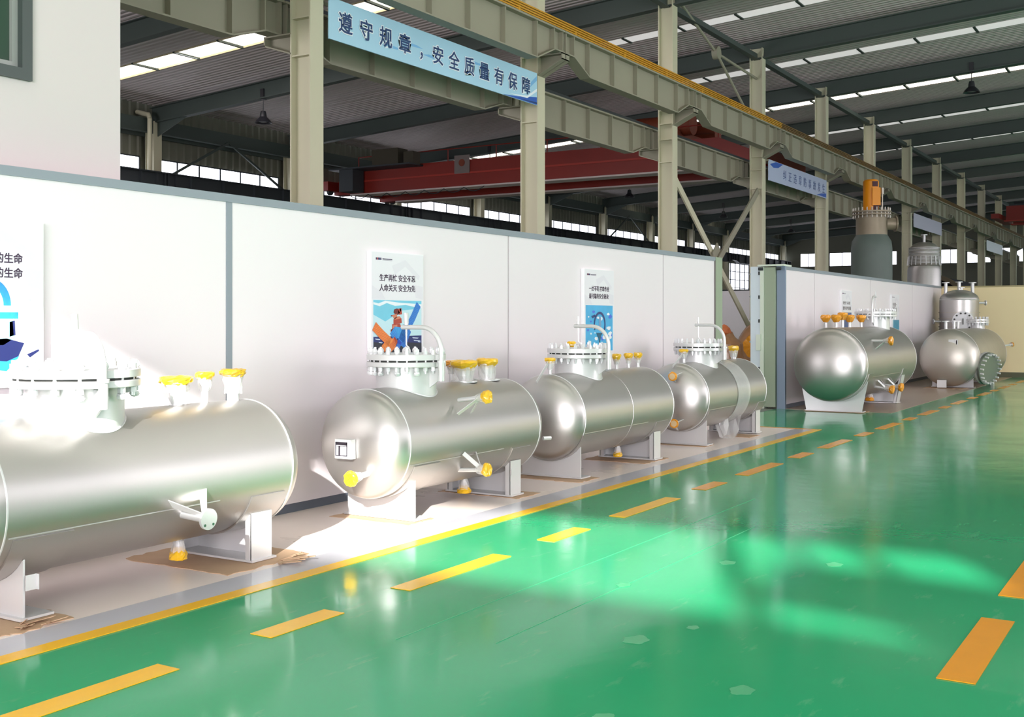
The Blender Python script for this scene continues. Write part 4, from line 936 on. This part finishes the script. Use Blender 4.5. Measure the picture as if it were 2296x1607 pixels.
for i in range(12):
    a = 2*PI*(i+.5)/12; p = mc+md*.03+mu*math.cos(a)*.22+Vector((0, 0, 1))*math.sin(a)*.22
    t.part('bolt', MB().cyl(p, p+md*.03, .024, 8), GAP, parent=mw)

# --- tall vessels rising behind the far partition
XA, YA = 36.6, 9.0
t = T('tall_vessel', 'tall grey-green vessel topped with an orange motor, behind the far partition', 'vessel', (XA, YA, 0))
t.part('shell', MB().lathe([(.63, 0), (.63, 3.8), (.60, 4.05), (.48, 4.25)], (XA, YA, 0), (0, 0, 1), 40), GREYVES)
nk = t.part('neck', MB().lathe([(.48, 4.2), (.48, 4.85), (.60, 4.86), (.60, 4.9), (.5, 4.9), (.5, 4.95), (.60, 4.95), (.60, 5.0), (0, 5.0)], (XA, YA, 0), (0, 0, 1), 40), STEELTAN)
for i in range(24):
    a = 2*PI*i/24; t.part('bolt', MB().cyl((XA+.56*math.cos(a), YA+.56*math.sin(a), 4.78), (XA+.56*math.cos(a), YA+.56*math.sin(a), 5.1), .02, 7), STEEL, parent=nk)
p0 = Vector((XA, YA, 4.6))+rgt*.4-fwd*.1; t.part('branch_pipe', MB().cyl(p0, p0+rgt*.33, .2, 24).cyl(p0+rgt*.3, p0+rgt*.34, .25, 24), STEELTAN, parent=nk)
mc_ = Vector((XA, YA, 0))-rgt*.02
mot = t.part('motor', MB().lathe([(0, 5.0), (.24, 5.0), (.24, 5.95), (.2, 6.0), (0, 6.02)], mc_, (0, 0, 1), 28), ORANGE, label='orange motor housing')
t.part('motor_box', MB().obox(mc_+rgt*.08-fwd*.2+Vector((0, 0, 5.45)), rgt*.13, fwd*.1, (0, 0, .28)), ORANGE, parent=mot, smooth=False)
t.part('motor_label', MB().obox(mc_+rgt*.05-fwd*.25+Vector((0, 0, 5.85)), rgt*.08, fwd*.02, (0, 0, .08)), mat('dark_maroon', (70, 10, 30)), parent=mot, smooth=False)
t.part('inspection_slot', MB().obox(mc_+rgt*.08-fwd*.23+Vector((0, 0, 5.1)), rgt*.08, fwd*.02, (0, 0, .1)), mat('dark_maroon', (70, 10, 30)), parent=mot, smooth=False)
t.part('gauge_pole', MB().cyl(mc_+rgt*.36+Vector((0, 0, 5.0)), mc_+rgt*.36+Vector((0, 0, 5.75)), .022, 8).cyl(mc_+rgt*.36+Vector((0, 0, 5.55)), mc_+rgt*.36+Vector((0, 0, 5.75)), .05, 10), STEEL, parent=nk)
XB, YB = 44.5, 9.0
t = T('tall_vessel', 'silver vessel with ribbed domed cap behind the far partition, right of the orange motor', 'vessel', (XB, YB, 0))
t.part('shell', MB().lathe([(.60, 0), (.60, 3.45), (.56, 3.58), (.5, 3.62)], (XB, YB, 0), (0, 0, 1), 40), SILVER)
cap = t.part('domed_cap', MB().lathe([(.5, 3.62)]+[(.54-.008*(i % 2)*2, 3.66+.05*i) for i in range(12)]+[(.5, 4.3), (.38, 4.42), (.2, 4.48), (0, 4.5)], (XB, YB, 0), (0, 0, 1), 40), STEEL)
for i in range(12): t.part('cap_ring', MB().lathe([(.535, -.008), (.56, -.008), (.56, .008), (.535, .008)], (XB, YB, 3.7+.052*i), (0, 0, 1), 36), SILVER2, parent=cap)
for i in range(20):
    a = 2*PI*i/20; t.part('clamp_bolt', MB().bar((XB+.61*math.cos(a), YB+.61*math.sin(a), 3.62), (XB+.57*math.cos(a), YB+.57*math.sin(a), 3.95), .03, .03), SILVER2, parent=cap, smooth=False)
t.part('vent_pipe', MB().cyl((XB, YB, 4.48), (XB, YB, 4.75), .05, 12).cyl((XB, YB, 4.75), (XB, YB, 4.78), .12, 16), SILVER2, parent=cap)
XD, YD = 47.5, 9.4
t = T('open_drum', 'huge open drum with dark interior lying behind the silver vessels', 'drum', (XD+2, YD, 0))
t.part('shell', MB().lathe([(1.62, 4.5), (1.62, 0), (1.5, 0), (1.5, 4.4), (0, 4.4)], (XD, YD, 1.72), (1, 0, 0), 48), NAVY)
t.part('rim', MB().lathe([(1.5, -.02), (1.68, -.02), (1.68, .05), (1.5, .05)], (XD, YD, 1.72), (1, 0, 0), 48), mat('brown_steel', (96, 84, 66), rough=.6))
for s_ in (-1, 1): t.part('cradle', MB().box(XD+.5, XD+.7, YD+s_*.9-.2, YD+s_*.9+.2, 0, .5), DARK, smooth=False)
# --- film wrapped vessels seen through the opening
t = T('wrapped_vessel', 'large round vessel in brown plastic film, seen through the opening', 'vessel', (25.9, 9.2, 0))
t.part('film_cover', MB().lathe([(0, -.38), (.3, -.31), (.5, -.17), (.61, 0), (.63, .5), (.63, 2.0)], (25.7, 8.85, .90), (1, 0, 0), 28, jit=.012), BROWNFILM)
t.part('yellow_wrap', MB().lathe([(0, -.5), (.28, -.46), (.34, -.3), (.3, -.1)], (25.6, 8.75, .95), (1, -.25, 0), 18, jit=.02), ORG, flat=True)
t.part('support', MB().box(25.9, 26.1, 8.45, 9.25, 0, .42), SILVER2, smooth=False)
t = T('wrapped_vessel', 'small valve in orange plastic film poking up beside the sage green post', 'vessel', (23.3, 8.8, 0))
t.part('film_cover', MB().lathe([(.36, 0), (.38, .7), (.34, 1.05), (.16, 1.2), (.1, 1.3), (0, 1.32)], (23.3, 8.8, 0), (0, 0, 1), 20, jit=.02), BROWNFILM, flat=True)
t.part('valve_cap', MB().lathe([(.1, 0), (.15, .06), (.13, .16), (.06, .22), (0, .24)], (23.25, 8.84, 1.22), (0, 0, 1), 14, jit=.012), mat('orange_brown_film', (215, 120, 70), rough=.4, coat=.3), flat=True)

# ================================================================== CARDBOARD UNDER THE SADDLES
def cardboard(x0, x1, y0, y1, lab, ragged=.02, z=.005, crumple=None):
    n = 14; pts = []
    for (ax, ay), (bx, by) in (((x0, y0), (x1, y0)), ((x1, y0), (x1, y1)), ((x1, y1), (x0, y1)), ((x0, y1), (x0, y0))):
        for i in range(n): pts.append((ax+(bx-ax)*i/n+random.uniform(-ragged, ragged), ay+(by-ay)*i/n+random.uniform(-ragged, ragged), z-.0015))
    t = T('cardboard_sheet', lab, 'cardboard', ((x0+x1)/2, (y0+y1)/2, z), 'cardboard under the tank saddles')
    t.part('sheet', MB().prism(pts, (0, 0, .004)), CARD, smooth=False)
    if crumple:
        cx_, cy_, r = crumple
        for i in range(10):
            a = random.uniform(-2.4, -.2); l = random.uniform(.4, 1)*r
            p = Vector((cx_+random.uniform(-.12, .12), cy_+random.uniform(-.05, .05), z+.003)); q = p+Vector((math.cos(a)*l, math.sin(a)*l, random.uniform(.01, .035)))
            t.part('torn_flap', MB().prism([p, p+Vector((.05, .03, .0)), q+Vector((.02, .01, 0)), q], (0, 0, .004)), CARD, smooth=False)
    return t
cardboard(4.95, 5.72, 5.05, 5.98, 'torn brown cardboard under the rear saddle of the nearest tank', .02, crumple=(5.45, 5.04, .16))
cardboard(3.3, 3.85, 5.0, 5.9, 'crumpled cardboard at the lower left under the nearest tank', .03, crumple=(3.6, 5.06, .13))
cardboard(6.88, 7.22, 5.12, 5.88, 'thin cardboard strip under the front saddle of the second tank', .012)
cardboard(8.4, 8.78, 5.07, 5.9, 'cardboard under the rear saddle of the second tank', .015)
cardboard(9.52, 9.95, 5.07, 5.9, 'cardboard under the front saddle of the third tank', .02)
cardboard(11.15, 11.78, 5.13, 5.9, 'cardboard under the rear saddle of the third tank', .015)
cardboard(14.35, 14.75, 5.1, 5.5, 'small cardboard piece behind the film banded tank', .012)
cardboard(13.0, 13.35, 5.2, 5.9, 'dark edged cardboard under the front saddle of the fourth tank', .01)
cardboard(19.1, 19.6, 4.85, 5.85, 'cardboard under the front saddle of the large tank', .02)
cardboard(27.0, 28.2, 4.6, 5.5, 'brown cardboard under the farthest tank', .03)
